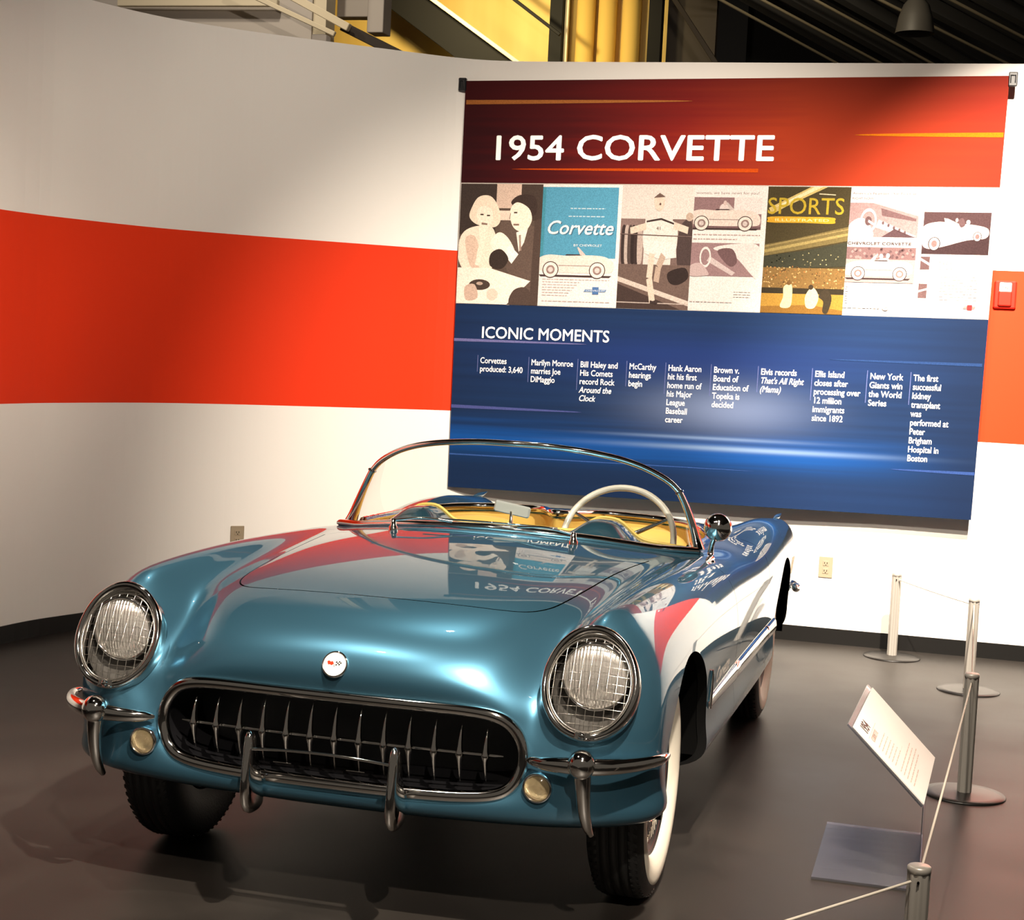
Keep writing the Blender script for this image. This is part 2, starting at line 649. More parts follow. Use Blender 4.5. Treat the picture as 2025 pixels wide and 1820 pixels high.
M_gasket = mat('black_gasket', (0.003, 0.003, 0.003), 0.9, spec=.05)
M_lens = mat('lamp_glass', (0.92, 0.88, 0.82), 0.17, 0.8, coat=1.0)
_tc = nd(M_lens, 'ShaderNodeTexCoord')
_wv = nd(M_lens, 'ShaderNodeTexWave'); _wv.inputs['Scale'].default_value = 34; _wv.inputs['Distortion'].default_value = .4
_bp = nd(M_lens, 'ShaderNodeBump'); _bp.inputs['Strength'].default_value = .55; _bp.inputs['Distance'].default_value = .004
lk(M_lens, _tc.outputs['Object'], _wv.inputs['Vector']); lk(M_lens, _wv.outputs['Color'], _bp.inputs['Height']); lk(M_lens, _bp.outputs[0], bsdf(M_lens).inputs['Normal'])
M_amber = mat('parking_lens', (0.55, 0.43, 0.24), 0.18, 0.7, coat=1.0)
_v = nd(M_amber, 'ShaderNodeTexVoronoi'); _v.inputs['Scale'].default_value = 160
_b2 = nd(M_amber, 'ShaderNodeBump'); _b2.inputs['Strength'].default_value = .7; _b2.inputs['Distance'].default_value = .004
lk(M_amber, _v.outputs['Distance'], _b2.inputs['Height']); lk(M_amber, _b2.outputs[0], bsdf(M_amber).inputs['Normal'])
M_yellow = mat('yellow_vinyl', (0.78, 0.52, 0.13), 0.45)
M_ivory = mat('ivory_plastic', (0.86, 0.82, 0.72), 0.3, coat=.4)
M_white_enamel = mat('white_enamel', (0.82, 0.79, 0.73), 0.25, coat=.5)
M_taillight = mat('taillight_red', (0.45, 0.01, 0.01), 0.15, coat=1.0)
M_satin = mat('satin_plating', (0.62, 0.62, 0.60), 0.32, 0.6)
M_mirror = mat('mirror_glass', (0.75, 0.80, 0.82), 0.02, 1.0)

def thin_glass(name, tint=(0.93, 0.97, 0.95), ior=1.45, rough=0.0):
    m = bpy.data.materials.new(name)
    m.use_nodes = True
    nt = m.node_tree
    for n in list(nt.nodes):
        if n.type == 'BSDF_PRINCIPLED':
            nt.nodes.remove(n)
    out = [n for n in nt.nodes if n.type == 'OUTPUT_MATERIAL'][0]
    t = nd(m, 'ShaderNodeBsdfTransparent'); t.inputs[0].default_value = (*tint, 1)
    g = nd(m, 'ShaderNodeBsdfGlossy'); g.inputs['Roughness'].default_value = rough
    fr = nd(m, 'ShaderNodeFresnel'); fr.inputs[0].default_value = ior
    mx = nd(m, 'ShaderNodeMixShader')
    lk(m, fr.outputs[0], mx.inputs[0]); lk(m, t.outputs[0], mx.inputs[1]); lk(m, g.outputs[0], mx.inputs[2]); lk(m, mx.outputs[0], out.inputs[0])
    return m
M_glass = thin_glass('windscreen_glass')
M_acrylic = thin_glass('clear_acrylic', (0.92, 0.92, 0.95), 1.3, .2)
_df = nd(M_acrylic, 'ShaderNodeBsdfDiffuse'); _df.inputs[0].default_value = (.6, .6, .7, 1)
_mm = nd(M_acrylic, 'ShaderNodeMixShader'); _mm.inputs[0].default_value = .06
_o = [n for n in M_acrylic.node_tree.nodes if n.type == 'OUTPUT_MATERIAL'][0]
_src = _o.inputs[0].links[0].from_socket
lk(M_acrylic, _src, _mm.inputs[1]); lk(M_acrylic, _df.outputs[0], _mm.inputs[2]); lk(M_acrylic, _mm.outputs[0], _o.inputs[0])
M_smoke = thin_glass('smoked_acrylic', (0.35, 0.33, 0.32))

# ------------------------------------------------------------------ hood gap seal under the hood seam
def seam_loop(fn, y0, y1, off, n=160):
    """points on fn=0 found by marching rays from the centre of the panel in plan"""
    cy = (y0 + y1) / 2
    pts = []
    for k in range(n):
        a = 2 * PI * k / n
        lo, hi = 0.0, 1.6
        for _ in range(40):
            m_ = (lo + hi) / 2
            if fn(m_ * math.cos(a) , cy + m_ * math.sin(a)) < 0:
                lo = m_
            else:
                hi = m_
        x, y = lo * math.cos(a), cy + lo * math.sin(a)
        pts.append((x, y, top_z(x, y) - off))
    return pts
b = MB(); b.tube(seam_loop(_hood2, -.40, .78, .016), .009, 6, closed=True); b.build('hood_seal', M_gasket, car)
b = MB(); b.tube(seam_loop(_trunk, 2.55, 3.4, .016), .009, 6, closed=True); b.build('trunk_seal', M_gasket, car)

# ------------------------------------------------------------------ wheel wells and wheels
for (yc, zc, r) in ARCH:
    for s in (1, -1):
        b = MB()
        n = 28
        rw = r + .006
        prof = [(yc + rw, .335), (yc + rw, zc - .005)] + [(yc + rw * math.cos(PI * k / n), zc + rw * math.sin(PI * k / n)) for k in range(n + 1)] + [(yc - rw, zc - .005), (yc - rw, .335)]
        outer = [(s * (side_x(y, max(z, .40)) - .012), y, z) for (y, z) in prof]
        inner = [(s * .50, y, z) for (y, z) in prof]
        b.loft([outer, inner], closed_v=False)
        b.add(inner, [tuple(range(len(inner)))])
        b.build('wheel_well', M_gasket, car)

def make_wheel(x, y, s):
    t = MB()
    w, R = .085, R_TYRE
    prof = [(.19, -.06), (.225, -.078), (.27, -w), (.305, -.083), (.33, -.070), (.341, -.058), (R, -.045), (.337, -.043), (.337, -.038), (R, -.036), (R, -.018), (.337, -.016), (.337, -.011), (R, -.009), (R, .009), (.337, .011), (.337, .016), (R, .018), (R, .036), (.337, .038), (.337, .043), (R, .045), (.341, .058), (.33, .070), (.305, .083), (.27, w), (.25, .080), (.225, .066), (.19, .05), (.19, -.06)]
    t.lathe(prof, 72, ax='x')
    # shoulder tread lugs
    for sd in (-1, 1):
        for k in range(72):
            a = 2 * PI * k / 72
            c, sn = math.cos(a), math.sin(a)
            c2, s2 = math.cos(a + .035), math.sin(a + .035)
            c3, s3 = math.cos(a + .045), math.sin(a + .045)
            c4, s4 = math.cos(a + .08), math.sin(a + .08)
            x0, x1 = sd * .046, sd * .068
            ra, rb, e = R + .0002, .3335, .0018
            vs = [(x0, ra * c, ra * sn), (x0, ra * c2, ra * s2), (x1, rb * c4, rb * s4), (x1, rb * c3, rb * s3),
                  (x0, (ra + e) * c, (ra + e) * sn), (x0, (ra + e) * c2, (ra + e) * s2), (x1 + sd * .003, (rb + e) * c4, (rb + e) * s4), (x1 + sd * .003, (rb + e) * c3, (rb + e) * s3)]
            t.add(vs, [(4, 5, 6, 7), (0, 1, 5, 4), (1, 2, 6, 5), (2, 3, 7, 6), (3, 0, 4, 7)], 0, False)
    tyre = t.build('tyre', M_rubber, car, (x, y, R_TYRE))
    tyre.rotation_euler = (0, 0, 0 if s > 0 else PI)
    b = MB(); b.lathe([(.210, .054), (.217, .063), (.226, .0695), (.24, .0780), (.258, .0848), (.270, .0868), (.285, .0862), (.298, .0848), (.3005, .0828)], 72, ax='x'); b.build('whitewall', M_white_rubber, tyre)
    b = MB(); b.lathe([(.184, .030), (.194, .044), (.205, .057), (.211, .056)], 72, ax='x'); b.build('rim_band', M_red, tyre)
    b = MB()
    b.lathe([(0.0, .080), (.022, .080), (.028, .076), (.030, .060), (.06, .067), (.085, .065), (.092, .054), (.125, .052), (.165, .048), (.180, .052), (.188, .046), (.190, .030)], 72, ax='x')
    for k in range(40):
        a = 2 * PI * k / 40
        rot = Matrix.Rotation(a, 3, 'X')
        b.box(rot @ Vector((.053, 0, .145)), (.008, .006, .05), 0, rot)
    cap = b.build('hubcap', M_chrome, tyre)
    b = MB(); b.lathe([(0, .0815), (.019, .0815), (.020, .080)], 24, ax='x'); b.build('hub_emblem', M_red, tyre)
    b = MB(); b.lathe([(0, -.05), (.19, -.05), (.192, .0)], 32, ax='x'); b.build('brake_drum', M_gasket, tyre)
for (x, y) in WHEELS:
    for s in (1, -1):
        make_wheel(s * x, y, s)

# ------------------------------------------------------------------ grille
row = BG[5] * .35 + BG[9] * .65
c_row = [tuple(p) for p in row]
cen = Vector((0, 0, .523))
rim_pts = []
for p in c_row:
    v = Vector(p)
    rim_pts.append(v + Vector((0, -.006, 0)))
b = MB(); b.tube(rim_pts, .0175, 12, closed=True, up=(0, 1, 0))
grille = b.build('grille_surround', M_chrome, car)
b = MB()
r0 = [Vector(p) for p in BG[4]]
r1 = [Vector((p.x, p.y + .05, p.z)) for p in r0]
r2 = [Vector((p.x * .98, -.40, .523 + (p.z - .523) * .95)) for p in r0]
b.loft([r0, r1, r2], closed_v=True)
b.add(r2, [tuple(range(len(r2)))])
b.build('grille_cavity', M_dark, grille)
b = MB()
bar = [(x, -.612 - .018 * (1 - (x / .49) ** 2), .523) for x in np.linspace(-.472, .472, 41)]
b.tube(bar, [.002] + [.0048] * 39 + [.002], 8)
b.build('grille_bar', M_chrome, grille)
def tooth(x, sc):
    b = MB()
    yb = -.612 - .018 * (1 - (x / .49) ** 2)
    rings = []
    for (dz, bulge, rx, ry) in [(.092, .000, .0008, .001), (.085, .004, .0020, .003), (.065, .010, .0040, .007), (.04, .014, .0060, .010), (.018, .016, .0078, .012), (.008, .016, .0105, .014), (0, .016, .0125, .016), (-.008, .016, .0105, .014), (-.018, .015, .0070, .011), (-.04, .011, .0052, .009), (-.065, .006, .0035, .006), (-.085, .001, .0020, .003), (-.094, -.003, .0006, .001)]:
        rings.append([(rx * math.cos(2 * PI * k / 10), -bulge + ry * math.sin(2 * PI * k / 10), dz * sc) for k in range(10)])
    b.loft(rings, cap=True)
    return b.build('grille_tooth', M_chrome, grille, (x, yb, .523))
for k in range(13):
    x = (k - 6) * .0712
    tooth(x, 1.0 - .22 * abs(k - 6) ** 2 / 36)

# ------------------------------------------------------------------ headlights
HB_X = Vector((1, 0, 0))
def make_head(s):
    def W(u, v, w):
        p = HB_C + HB_X * u + HB_UP * v + HB_N * w
        return Vector((p.x * s, p.y, p.z))
    n = 64
    prof = [(.134, .153, -.030), (.1345, .1535, -.008), (.1325, .1515, .006), (.127, .147, .013), (.119, .139, .013), (.1135, .132, .006), (.110, .128, -.010), (.108, .125, -.03)]
    rings = []
    for (a, c, w) in prof:
        r = []
        for k in range(n):
            t = 2 * PI * k / n
            extra = .010 * max(0, math.sin(t)) ** 2     # the hooded top edge
            r.append(W(a * math.cos(t), c * math.sin(t) + (extra if w > 0 else 0), w + (extra * 1.2 if w > -.005 else 0) - .10 * (a * math.cos(t)) ** 2 * 0))
        rings.append(r)
    b = MB(); b.loft(rings)
    hd = fix_normals(b.build('headlight_bezel', M_chrome, car))
    b = MB()
    rr = []
    for (a, c, w, dv) in [(.113, .131, -.012, 0), (.112, .130, -.05, 0), (.100, .112, -.085, .004), (.06, .06, -.10, .012)]:
        rr.append([W(a * math.cos(2 * PI * k / n), c * math.sin(2 * PI * k / n) + dv, w) for k in range(n)])
    b.loft(rr)
    b.add(rr[-1], [tuple(range(n))])
    b.build('lamp_bowl', M_bowl, hd)
    # sealed beam, facing forward
    lc = Vector((.700 * s, -.548, .752))
    b = MB(); b.lathe([(.091, .03), (.093, .005), (.094, -.006), (.090, -.011), (.086, -.008), (.085, .004)], 48, origin=lc, ax='y'); b.build('lamp_ring', M_chrome, hd)
    b = MB(); b.lathe([(.0001, -.026), (.02, -.0252), (.04, -.0225), (.06, -.017), (.075, -.0105), (.086, -.003)], 48, origin=(0, 0, 0), ax='y')
    b.build('lamp_lens', M_lens, hd, lc)
    # wire stone guard
    b = MB()
    def dome(u, v):
        return .004 + .016 * max(0, 1 - (u / .112) ** 2 - (v / .130) ** 2)
    for k in range(-4, 5):
        u = k * .0245
        h = .130 * math.sqrt(max(0, 1 - (u / .113) ** 2))
        b.tube([W(u, v, dome(u, v)) for v in np.linspace(-h, h, 13)], .0010, 5)
    for k in range(-6, 7):
        v = k * .0225 + .004
        q = 1 - (v / .131) ** 2
        if q <= 0.02:
            continue
        h = .112 * math.sqrt(q)
        b.tube([W(u, v, dome(u, v) + .001) for u in np.linspace(-h, h, 11)], .0006, 5)
    b.tube([W(.1105 * math.cos(t), .1285 * math.sin(t), .005) for t in np.linspace(0, 2 * PI, 48, endpoint=False)], .0022, 6, closed=True)
    b.build('wire_guard', M_wire, hd)
    # retaining screw at the foot of the bezel
    b = MB()
    c0 = W(0, -.139, .012)
    b.box(c0, (.042, .006, .018), 0, Matrix.Rotation(-.43, 3, 'X'), .002)
    b.lathe([(0, -.012), (.004, -.012), (.0085, -.009), (.010, -.002)], 20, origin=c0, ax='y')
    b.build('bezel_screw', M_chrome, hd)
for s in (1, -1):
    make_head(s)

# ------------------------------------------------------------------ parking lamps, bumpers, guards, badge
for s in (1, -1):
    o = (s * .577, -.612, .456)
    b = MB(); b.lathe([(.052, .02), (.047, -.006), (.041, -.020), (.040, -.03)], 40, origin=o, ax='y')
    pk = b.build('parking_lamp', M_paint, car)
    b = MB(); b.lathe([(.040, -.02), (.0405, -.034), (.037, -.039), (.034, -.036), (.033, -.03)], 40, origin=o, ax='y'); b.build('lamp_ring', M_chrome, pk)
    b = MB(); b.lathe([(0.0001, -.046), (.012, -.0455), (.024, -.042), (.034, -.034)], 40, ax='y'); b.build('lamp_lens', M_amber, pk, o)
for s in (1, -1):
    b = MB()
    pts = bezier([(s * .545, -.640, .528), (s * .60, -.668, .531), (s * .66, -.682, .535), (s * .72, -.680, .537), (s * .78, -.650, .538), (s * .84, -.585, .537), (s * .882, -.50, .535), (s * .892, -.43, .533)], 5)
    N = len(pts)
    rad = [.004 + .019 * math.sin(PI * min(1, max(0, (i / (N - 1)) ** .8))) ** .6 for i in range(N)]
    b.tube(pts, rad, 14, sq=(1.0, .8))
    bm_ = b.build('bumper', M_chrome, car)
    b = MB()
    rings = []
    for (dy, r) in [(.02, .030), (0, .036), (-.014, .037), (-.026, .034), (-.036, .028), (-.043, .019), (-.047, .008), (-.048, .001)]:
        rings.append([(s * .704 + r * math.cos(2 * PI * k / 24), -.682 + dy, .545 + r * 1.05 * math.sin(2 * PI * k / 24)) for k in range(24)])
    b.loft(rings, cap=True)
    b.build('bumper_bullet', M_chrome, bm_)
    b = MB()
    pts = bezier([(s * .706, -.685, .525), (s * .709, -.682, .48), (s * .712, -.668, .42), (s * .716, -.640, .370), (s * .720, -.606, .338)], 5)
    N = len(pts)
    b.tube(pts, [.0235 - .0145 * (i / (N - 1)) ** 1.3 for i in range(N)], 16, up=(0, 1, 0))
    b.build('overrider', M_chrome, bm_)
for s in (1, -1):
    b = MB()
    rings = []
    for (z, yc, hx, hy) in [(.547, -.742, .001, .002), (.543, -.742, .008, .010), (.532, -.741, .0125, .018), (.50, -.738, .0155, .027), (.46, -.733, .0165, .038), (.42, -.727, .0175, .052), (.38, -.720, .0185, .063), (.35, -.712, .0180, .064), (.328, -.704, .0150, .055), (.316, -.698, .008, .035), (.312, -.695, .002, .01)]:
        rings.append([(s * .208 + hx * math.copysign(abs(math.cos(2 * PI * k / 20)) ** .8, math.cos(2 * PI * k / 20)), yc + hy * math.sin(2 * PI * k / 20), z) for k in range(20)])
    b.loft(rings, cap=True)
    b.build('bumper_guard', M_chrome, car)
b = MB()
xs = np.linspace(-.196, .196, 25)
strip = [[(x, -.752 - .004 * (1 - (x / .2) ** 2), .498 + .010 * (1 - (x / .2) ** 2)) for x in xs], [(x, -.752 - .004 * (1 - (x / .2) ** 2), .455 + .010 * (1 - (x / .2) ** 2)) for x in xs]]
b.loft(strip, closed_v=False)
lp = b.build('licence_bracket', M_smoke, car)
b = MB(); b.tube([(p[0], p[1], p[2] + .002) for p in strip[0]], .0042, 8); b.build('bracket_bar', M_chrome, lp)
for sx in (-.105, .105):
    b = MB(); b.tube([(sx - .026, -.757, .474), (sx + .026, -.757, .474)], .0013, 6); b.build('bracket_slot', M_chrome, lp)

# round badge on the nose
_i = np.argmin(np.abs(BG[9:60, 0, 2] - .735)) + 9
bp0, bp1 = Vector(BG[_i, 0]), Vector(BG[_i + 2, 0])
tng = (bp1 - bp0).normalized()
nrm = Vector((0, -tng.z, tng.y))
if nrm.y > 0:
    nrm = -nrm
rotb = Matrix((Vector((1, 0, 0)), tng, nrm)).transposed()
badge_o = bp0
b = MB(); b.lathe([(.037, -.004), (.037, .004), (.035, .007), (.0325, .006), (.032, .003)], 48)
bg_ = b.build('nose_badge', M_chrome, car, badge_o)
bg_.rotation_euler = rotb.to_euler()
b = MB(); b.lathe([(0.0001, .0052), (.0325, .0045)], 48); b.build('badge_face', M_white_enamel, bg_)
b = MB()
z = .0058
fl = [(-.022, .006), (-.017, .009), (-.012, .006), (-.006, .008), (-.002, .001), (-.008, -.004), (-.013, -.001), (-.018, -.003)]
b.add([(x, y, z) for (x, y) in fl], [tuple(range(len(fl)))[::-1]], 0, False)
b.build('badge_flag', M_red, bg_)
b = MB()
for i in range(4):
    for j in range(3):
        if (i + j) % 2 == 0:
            x0, y0 = .003 + i * .0042, -.004 + j * .0038 + .0008 * i
            b.add([(x0, y0, z), (x0 + .0042, y0 + .0008, z), (x0 + .0042, y0 + .0046, z), (x0, y0 + .0038, z)], [(3, 2, 1, 0)], 0, False)
b.build('badge_flag', M_gasket, bg_)
for sx in (1, -1):
    b = MB(); b.tube([(sx * .001, -.008, z), (sx * -.002, .001, z)], .0006, 5); b.build('flag_pole', M_chrome, bg_)

# ------------------------------------------------------------------ windscreen
def ws_top(x):
    tab = [(0, 1.257), (.1, 1.2555), (.22, 1.2485), (.31, 1.238), (.38, 1.2255), (.45, 1.2055), (.50, 1.186), (.55, 1.157), (.59, 1.127), (.615, 1.100)]
    ax = abs(x)
    return float(np.interp(ax, [t[0] for t in tab], [t[1] for t in tab]))
top_half = bezier([(0, 1.08, 1.257), (.12, 1.087, 1.2555), (.23, 1.106, 1.2475), (.32, 1.131, 1.236), (.40, 1.160, 1.2195), (.47, 1.190, 1.197), (.53, 1.220, 1.168), (.575, 1.245, 1.138), (.607, 1.262, 1.105)], 4)
low_half = bezier([(.607, 1.262, 1.105), (.634, 1.270, 1.05), (.658, 1.272, .99), (.678, 1.270, .93), (.690, 1.265, .892)], 4)
full_top = [Vector((-p.x, p.y, p.z)) for p in top_half[:0:-1]] + top_half
b = MB(); b.tube(full_top, .0112, 12)
ws = b.build('windscreen_frame', M_chrome, car)
for s in (1, -1):
    b = MB()
    N = len(low_half)
    b.tube([(p.x * s, p.y, p.z) for p in low_half], [.0135 + .014 * (i / (N - 1)) ** 2 for i in range(N)], 14, up=(0, 1, 0), sq=(1.5, .9))
    b.box((low_half[0].x * s, low_half[0].y, low_half[0].z), (.029, .029, .010), 0, Matrix.Rotation(-.5 * s, 3, 'Y'), .003)
    b.build('windscreen_pillar', M_chrome, ws)
base_half = [(x, .81 + .70 * x * x + (.25 * max(0, x - .55)), zz) for (x, zz) in zip(np.linspace(0, .69, 24), np.interp(np.linspace(0, .69, 24), [0, .13, .28, .39, .48, .57, .64, .70], [.972, .968, .9575, .946, .932, .916, .908, .900]))]
full_base = [(-p[0], p[1], p[2]) for p in base_half[:0:-1]] + base_half
b = MB(); b.tube(full_base, .0150, 10, sq=(.9, 1.7)); b.build('windscreen_base_trim', M_chrome, ws)
b = MB()
N = len(full_base)
outl = [Vector((-p.x, p.y, p.z)) for p in low_half[::-1]] + full_top[1:-1] + list(low_half)
# pane: lines from the base trim up to the frame at matching share of arc length
def resample(pts, n):
    pts = [Vector(p) for p in pts]
    d = [0]
    for a, c in zip(pts[:-1], pts[1:]):
        d.append(d[-1] + (c - a).length)
    out = []
    for k in range(n):
        t = d[-1] * k / (n - 1)
        i = max(0, min(len(pts) - 2, int(np.searchsorted(d, t)) - 1))
        q = (t - d[i]) / max(1e-9, d[i + 1] - d[i])
        out.append(pts[i].lerp(pts[i + 1], q))
    return out
A_, B_ = resample(full_base, 61), resample(outl, 61)
b.loft([[A_[i].lerp(B_[i], t) + Vector((0, -.02 * math.sin(PI * t), 0)) for i in range(61)] for t in np.linspace(0, 1, 7)], closed_v=False)
b.build('windscreen_pane', M_glass, ws)
# wipers
for s in (1, -1):
    x0 = .33 * s
    p0 = Vector((x0, .735, top_z(x0, .735)))
    b = MB(); b.lathe([(.017, -.01), (.016, .012), (.011, .018), (.009, .040), (.0005, .043)], 20, origin=p0)
    wp = b.build('wiper', M_chrome, car)
    b = MB()
    e = Vector((x0 - .21 * s, .79 + .65 * (x0 - .21 * s) ** 2 - .035, 0)); e.z = .985
    b.tube(bezier([p0 + Vector((0, 0, .035)), p0.lerp(e, .5) + Vector((0, 0, .028)), e], 6), [.0045] * 13, 8)
    b.build('wiper_arm', M_chrome, wp)
    b = MB()
    bl = [(x, .81 + .70 * x * x - .026, .992 - .13 * x * x) for x in np.linspace(x0 - .34 * s, x0 - .08 * s, 10)]
    b.tube(bl, .0032, 6); b.build('wiper_blade', M_chrome, wp)
# cowl vent lid
b = MB()
lid = []
for (w, dz) in [(0.0, .010), (.6, .010), (.9, .007), (1.0, 0.0)]:
    ring = []
    for k in range(48):
        t = 2 * PI * k / 48
        cx_, sx_ = math.cos(t), math.sin(t)
        x = .33 * w * math.copysign(abs(cx_) ** .7, cx_)
        y = .675 + .40 * x * x * .6 + .030 * w * math.copysign(abs(sx_) ** .8, sx_)
        ring.append((x, y + .055, top_z(x, y + .055) + dz - .002))
    lid.append(ring)
b.loft(lid)
cv = b.build('cowl_vent', M_paint, car)
b = MB(); b.tube(lid[-1], .0035, 6, closed=True); b.build('vent_trim', M_chrome, cv)

# ------------------------------------------------------------------ cockpit
_cl = seam_loop(lambda x, y: f_cockpit(x, y, .9), .95, 1.95, 0.0, 260)
b = MB()
b.loft([_cl, [(x, y, zz - .016) for (x, y, zz) in _cl]])
b.build('cockpit_flange', M_paint, car)
b = MB()
b.loft([[(x, y, zz - .014) for (x, y, zz) in _cl], [(x * 1.02, y + (.02 if y > 1.5 else 0), .33) for (x, y, zz) in _cl]])
b.build('cockpit_liner', M_yellow, car)
b = MB(); b.box((0, 1.5, .315), (1.32, 1.5, .03)); b.build('cockpit_floor', M_dark, car)
# chrome moulding round the rear of the cockpit
k0 = min(range(len(_cl)), key=lambda i: _cl[i][1])
_cl = _cl[k0:] + _cl[:k0]
rear2 = []
for p in [Vector(p) + Vector((0, 0, .006)) for p in _cl if p[1] > 1.30]:
    if not rear2 or (p - rear2[-1]).length > .012:
        rear2.append(p)
b = MB(); b.tube(rear2, .016, 8); b.build('cockpit_moulding', M_chrome, car)
# dash with two cowls
def dash_z(x, y, t):
    ax = abs(x)
    hump = .066 * math.exp(-abs((ax - .356) / .092) ** 3.0)
    return (.952 - .10 * x * x - .012 * t) + hump * math.sin(PI / 2 * min(1, t * 1.6))
xs = np.linspace(-.655, .655, 81)
rows = []
for t in np.linspace(0, 1, 13):
    rows.append([(x, (.835 + .66 * x * x) * (1 - t) + (1.19 + .12 * x * x) * t, dash_z(x, 0, t)) for x in xs])
rows.append([(x, 1.195 + .12 * x * x, dash_z(x, 0, 1) - .05) for x in xs])
rows.append([(x, 1.15, .72) for x in xs])
b = MB(); b.loft(rows, closed_v=False); dash = fix_normals(b.build('dashboard', M_paint, car))
b = MB(); b.tube([(p[0], p[1] + .006, p[2] + .002) for p in rows[12]], .006, 8); b.build('dash_piping', M_yellow, dash)
for x in (-.10, -.05, 0, .05, .10):
    b = MB(); b.lathe([(.017, 0), (.017, .012), (.012, .016), (0.0001, .017)], 20, origin=(x, 1.19, .86), ax='y'); b.build('dash_gauge', M_chrome, dash)
# seats
for s in (1, -1):
    def pad(c, h, e=3.0, n=20, m=14):
        rings = []
        for j in range(m + 1):
            ph = -PI / 2 + PI * j / m
            cp, sp = math.cos(ph), math.sin(ph)
            r = []
            for k in range(n):
                th = 2 * PI * k / n
                f = lambda v: math.copysign(abs(v) ** (2 / e), v)
                r.append((c[0] + h[0] * f(cp) * f(math.cos(th)), c[1] + h[1] * f(cp) * f(math.sin(th)), c[2] + h[2] * f(sp)))
            rings.append(r)
        return rings
    b = MB(); b.loft(pad((s * .35, 1.62, .46), (.24, .27, .09))); st = b.build('seat', M_yellow, car)
    b = MB()
    rg = pad((s * .35, 1.93, .66), (.245, .09, .225))
    b.loft([[(x, y + .10 * (zz - .5) + .10 * ((x - s * .35) / .25) ** 2 * -1, zz) for (x, y, zz) in r] for r in rg])
    b.build('backrest', M_yellow, st)
# steering wheel
swc = Vector((.372, 1.315, .905))
tilt = Matrix.Rotation(math.radians(62), 3, 'X')
b = MB(); b.tube([swc + tilt @ Vector((.213 * math.cos(t), .213 * math.sin(t), 0)) for t in np.linspace(0, 2 * PI, 64, endpoint=False)], .0125, 10, closed=True, up=(0, 1, .3))
sw = b.build('steering_wheel', M_ivory, car)
b2 = MB(); b2.tube([swc + tilt @ Vector((0, 0, .02)), swc + tilt @ Vector((0, 0, -.02)), swc + tilt @ Vector((0, 0, -.40))], [.042, .042, .022], 16); b2.build('steering_column', M_chrome, sw)
for a in (90 + 62, 90 - 62, 270):
    t = math.radians(a)
    b3 = MB(); b3.tube([swc + tilt @ Vector((.03 * math.cos(t), .03 * math.sin(t), -.01)), swc + tilt @ Vector((.21 * math.cos(t), .21 * math.sin(t), 0))], [.010, .006], 8)
    b3.build('wheel_spoke', M_chrome, sw)
# interior mirror on the dash
mc = Vector((.03, 1.02, 1.020))
b = MB(); b.box(mc, (.138, .014, .042), 0, Matrix.Rotation(.15, 3, 'Y') @ Matrix.Rotation(-.1, 3, 'X'), .006)
rm = b.build('interior_mirror', M_satin, car)
b = MB(); b.box(mc + Vector((0, -.0075, -.002)), (.122, .002, .030), 0, Matrix.Rotation(.15, 3, 'Y') @ Matrix.Rotation(-.1, 3, 'X')); b.build('mirror_back', M_satin, rm)
b = MB(); b.tube([(.035, .99, .955), (.034, .995, .985), (.03, 1.008, 1.012)], [.010, .0065, .005], 10); b.build('mirror_stalk', M_chrome, rm)
# outside mirror on the driver's side
mh = Vector((.785, 1.05, 1.006))
b = MB()
b.lathe([(.0001, -.045), (.018, -.042), (.034, -.033), (.045, -.018), (.0505, 0), (.051, .010), (.047, .013)], 32, origin=mh, ax='y')
om = b.build('door_mirror', M_chrome, car)
b = MB(); b.lathe([(.0001, .011), (.047, .012)], 32, origin=mh, ax='y'); b.build('mirror_face', M_mirror, om)
ft = Vector((.765, 1.04, top_z(.765, 1.04)))
b = MB(); b.tube(bezier([ft + Vector((0, .01, -.01)), ft + Vector((.002, .008, .05)), mh + Vector((0, -.02, -.015))], 6), [.020, .017, .014, .012, .011, .010, .0095, .009, .009, .009, .009, .009, .009], 12)
b.tube(bezier([ft + Vector((0, .06, .004)), ft + Vector((0, 0, .006)), ft + Vector((-.004, -.07, .003))], 4), [.008, .012, .014, .014, .012, .012, .009, .006, .003], 8)
b.build('mirror_stem', M_chrome, om)

# ------------------------------------------------------------------ side mouldings, script, tail lamps
for s in (1, -1):
    for (ya, yb, ra, rb) in [(.395, 1.012, .018, .031), (1.030, 1.955, .031, .031), (1.970, 2.215, .031, .033)]:
        b = MB()
        ys = np.linspace(ya, yb, 22)
        pts, rad = [], []
        for i, y in enumerate(ys):
            zz = .505 - .012 * (y - .4)
            pts.append((s * (side_x(y, zz) + .001), y, zz))
            rad.append(ra + (rb - ra) * i / 21)
        rad[0] *= .5
        b.tube(pts, rad, 12, sq=(1.0, .42))
        md = b.build('side_moulding', M_chrome, car)
    y = .415
    b = MB()
    zz = np.linspace(.49, .618, 9)
    b.tube([(s * (side_x(y, z_) + .004), y - .02 * (i / 8), z_) for i, z_ in enumerate(zz)], [.007, .008, .0075, .007, .0065, .006, .0055, .005, .003], 10, sq=(1, 1.0))
    b.build('moulding_fin', M_chrome, car)
    # "Corvette" script above the front moulding
    vs, fs = text_mesh('Corvette', .072, bold=.0015, xs=1.15, shear=.35)
    b = MB()
    out, bk = [], []
    for (u, v, d) in vs:
        y = (.50 + u) if s > 0 else (.50 + .37 - u)
        z_ = .552 + v
        xx = s * (side_x(y, z_) + .004 + d)
        out.append((xx, y, z_))
    b.add(out, fs if s > 0 else fs, 0, False)
    b.build('name_script', M_white_enamel, car)
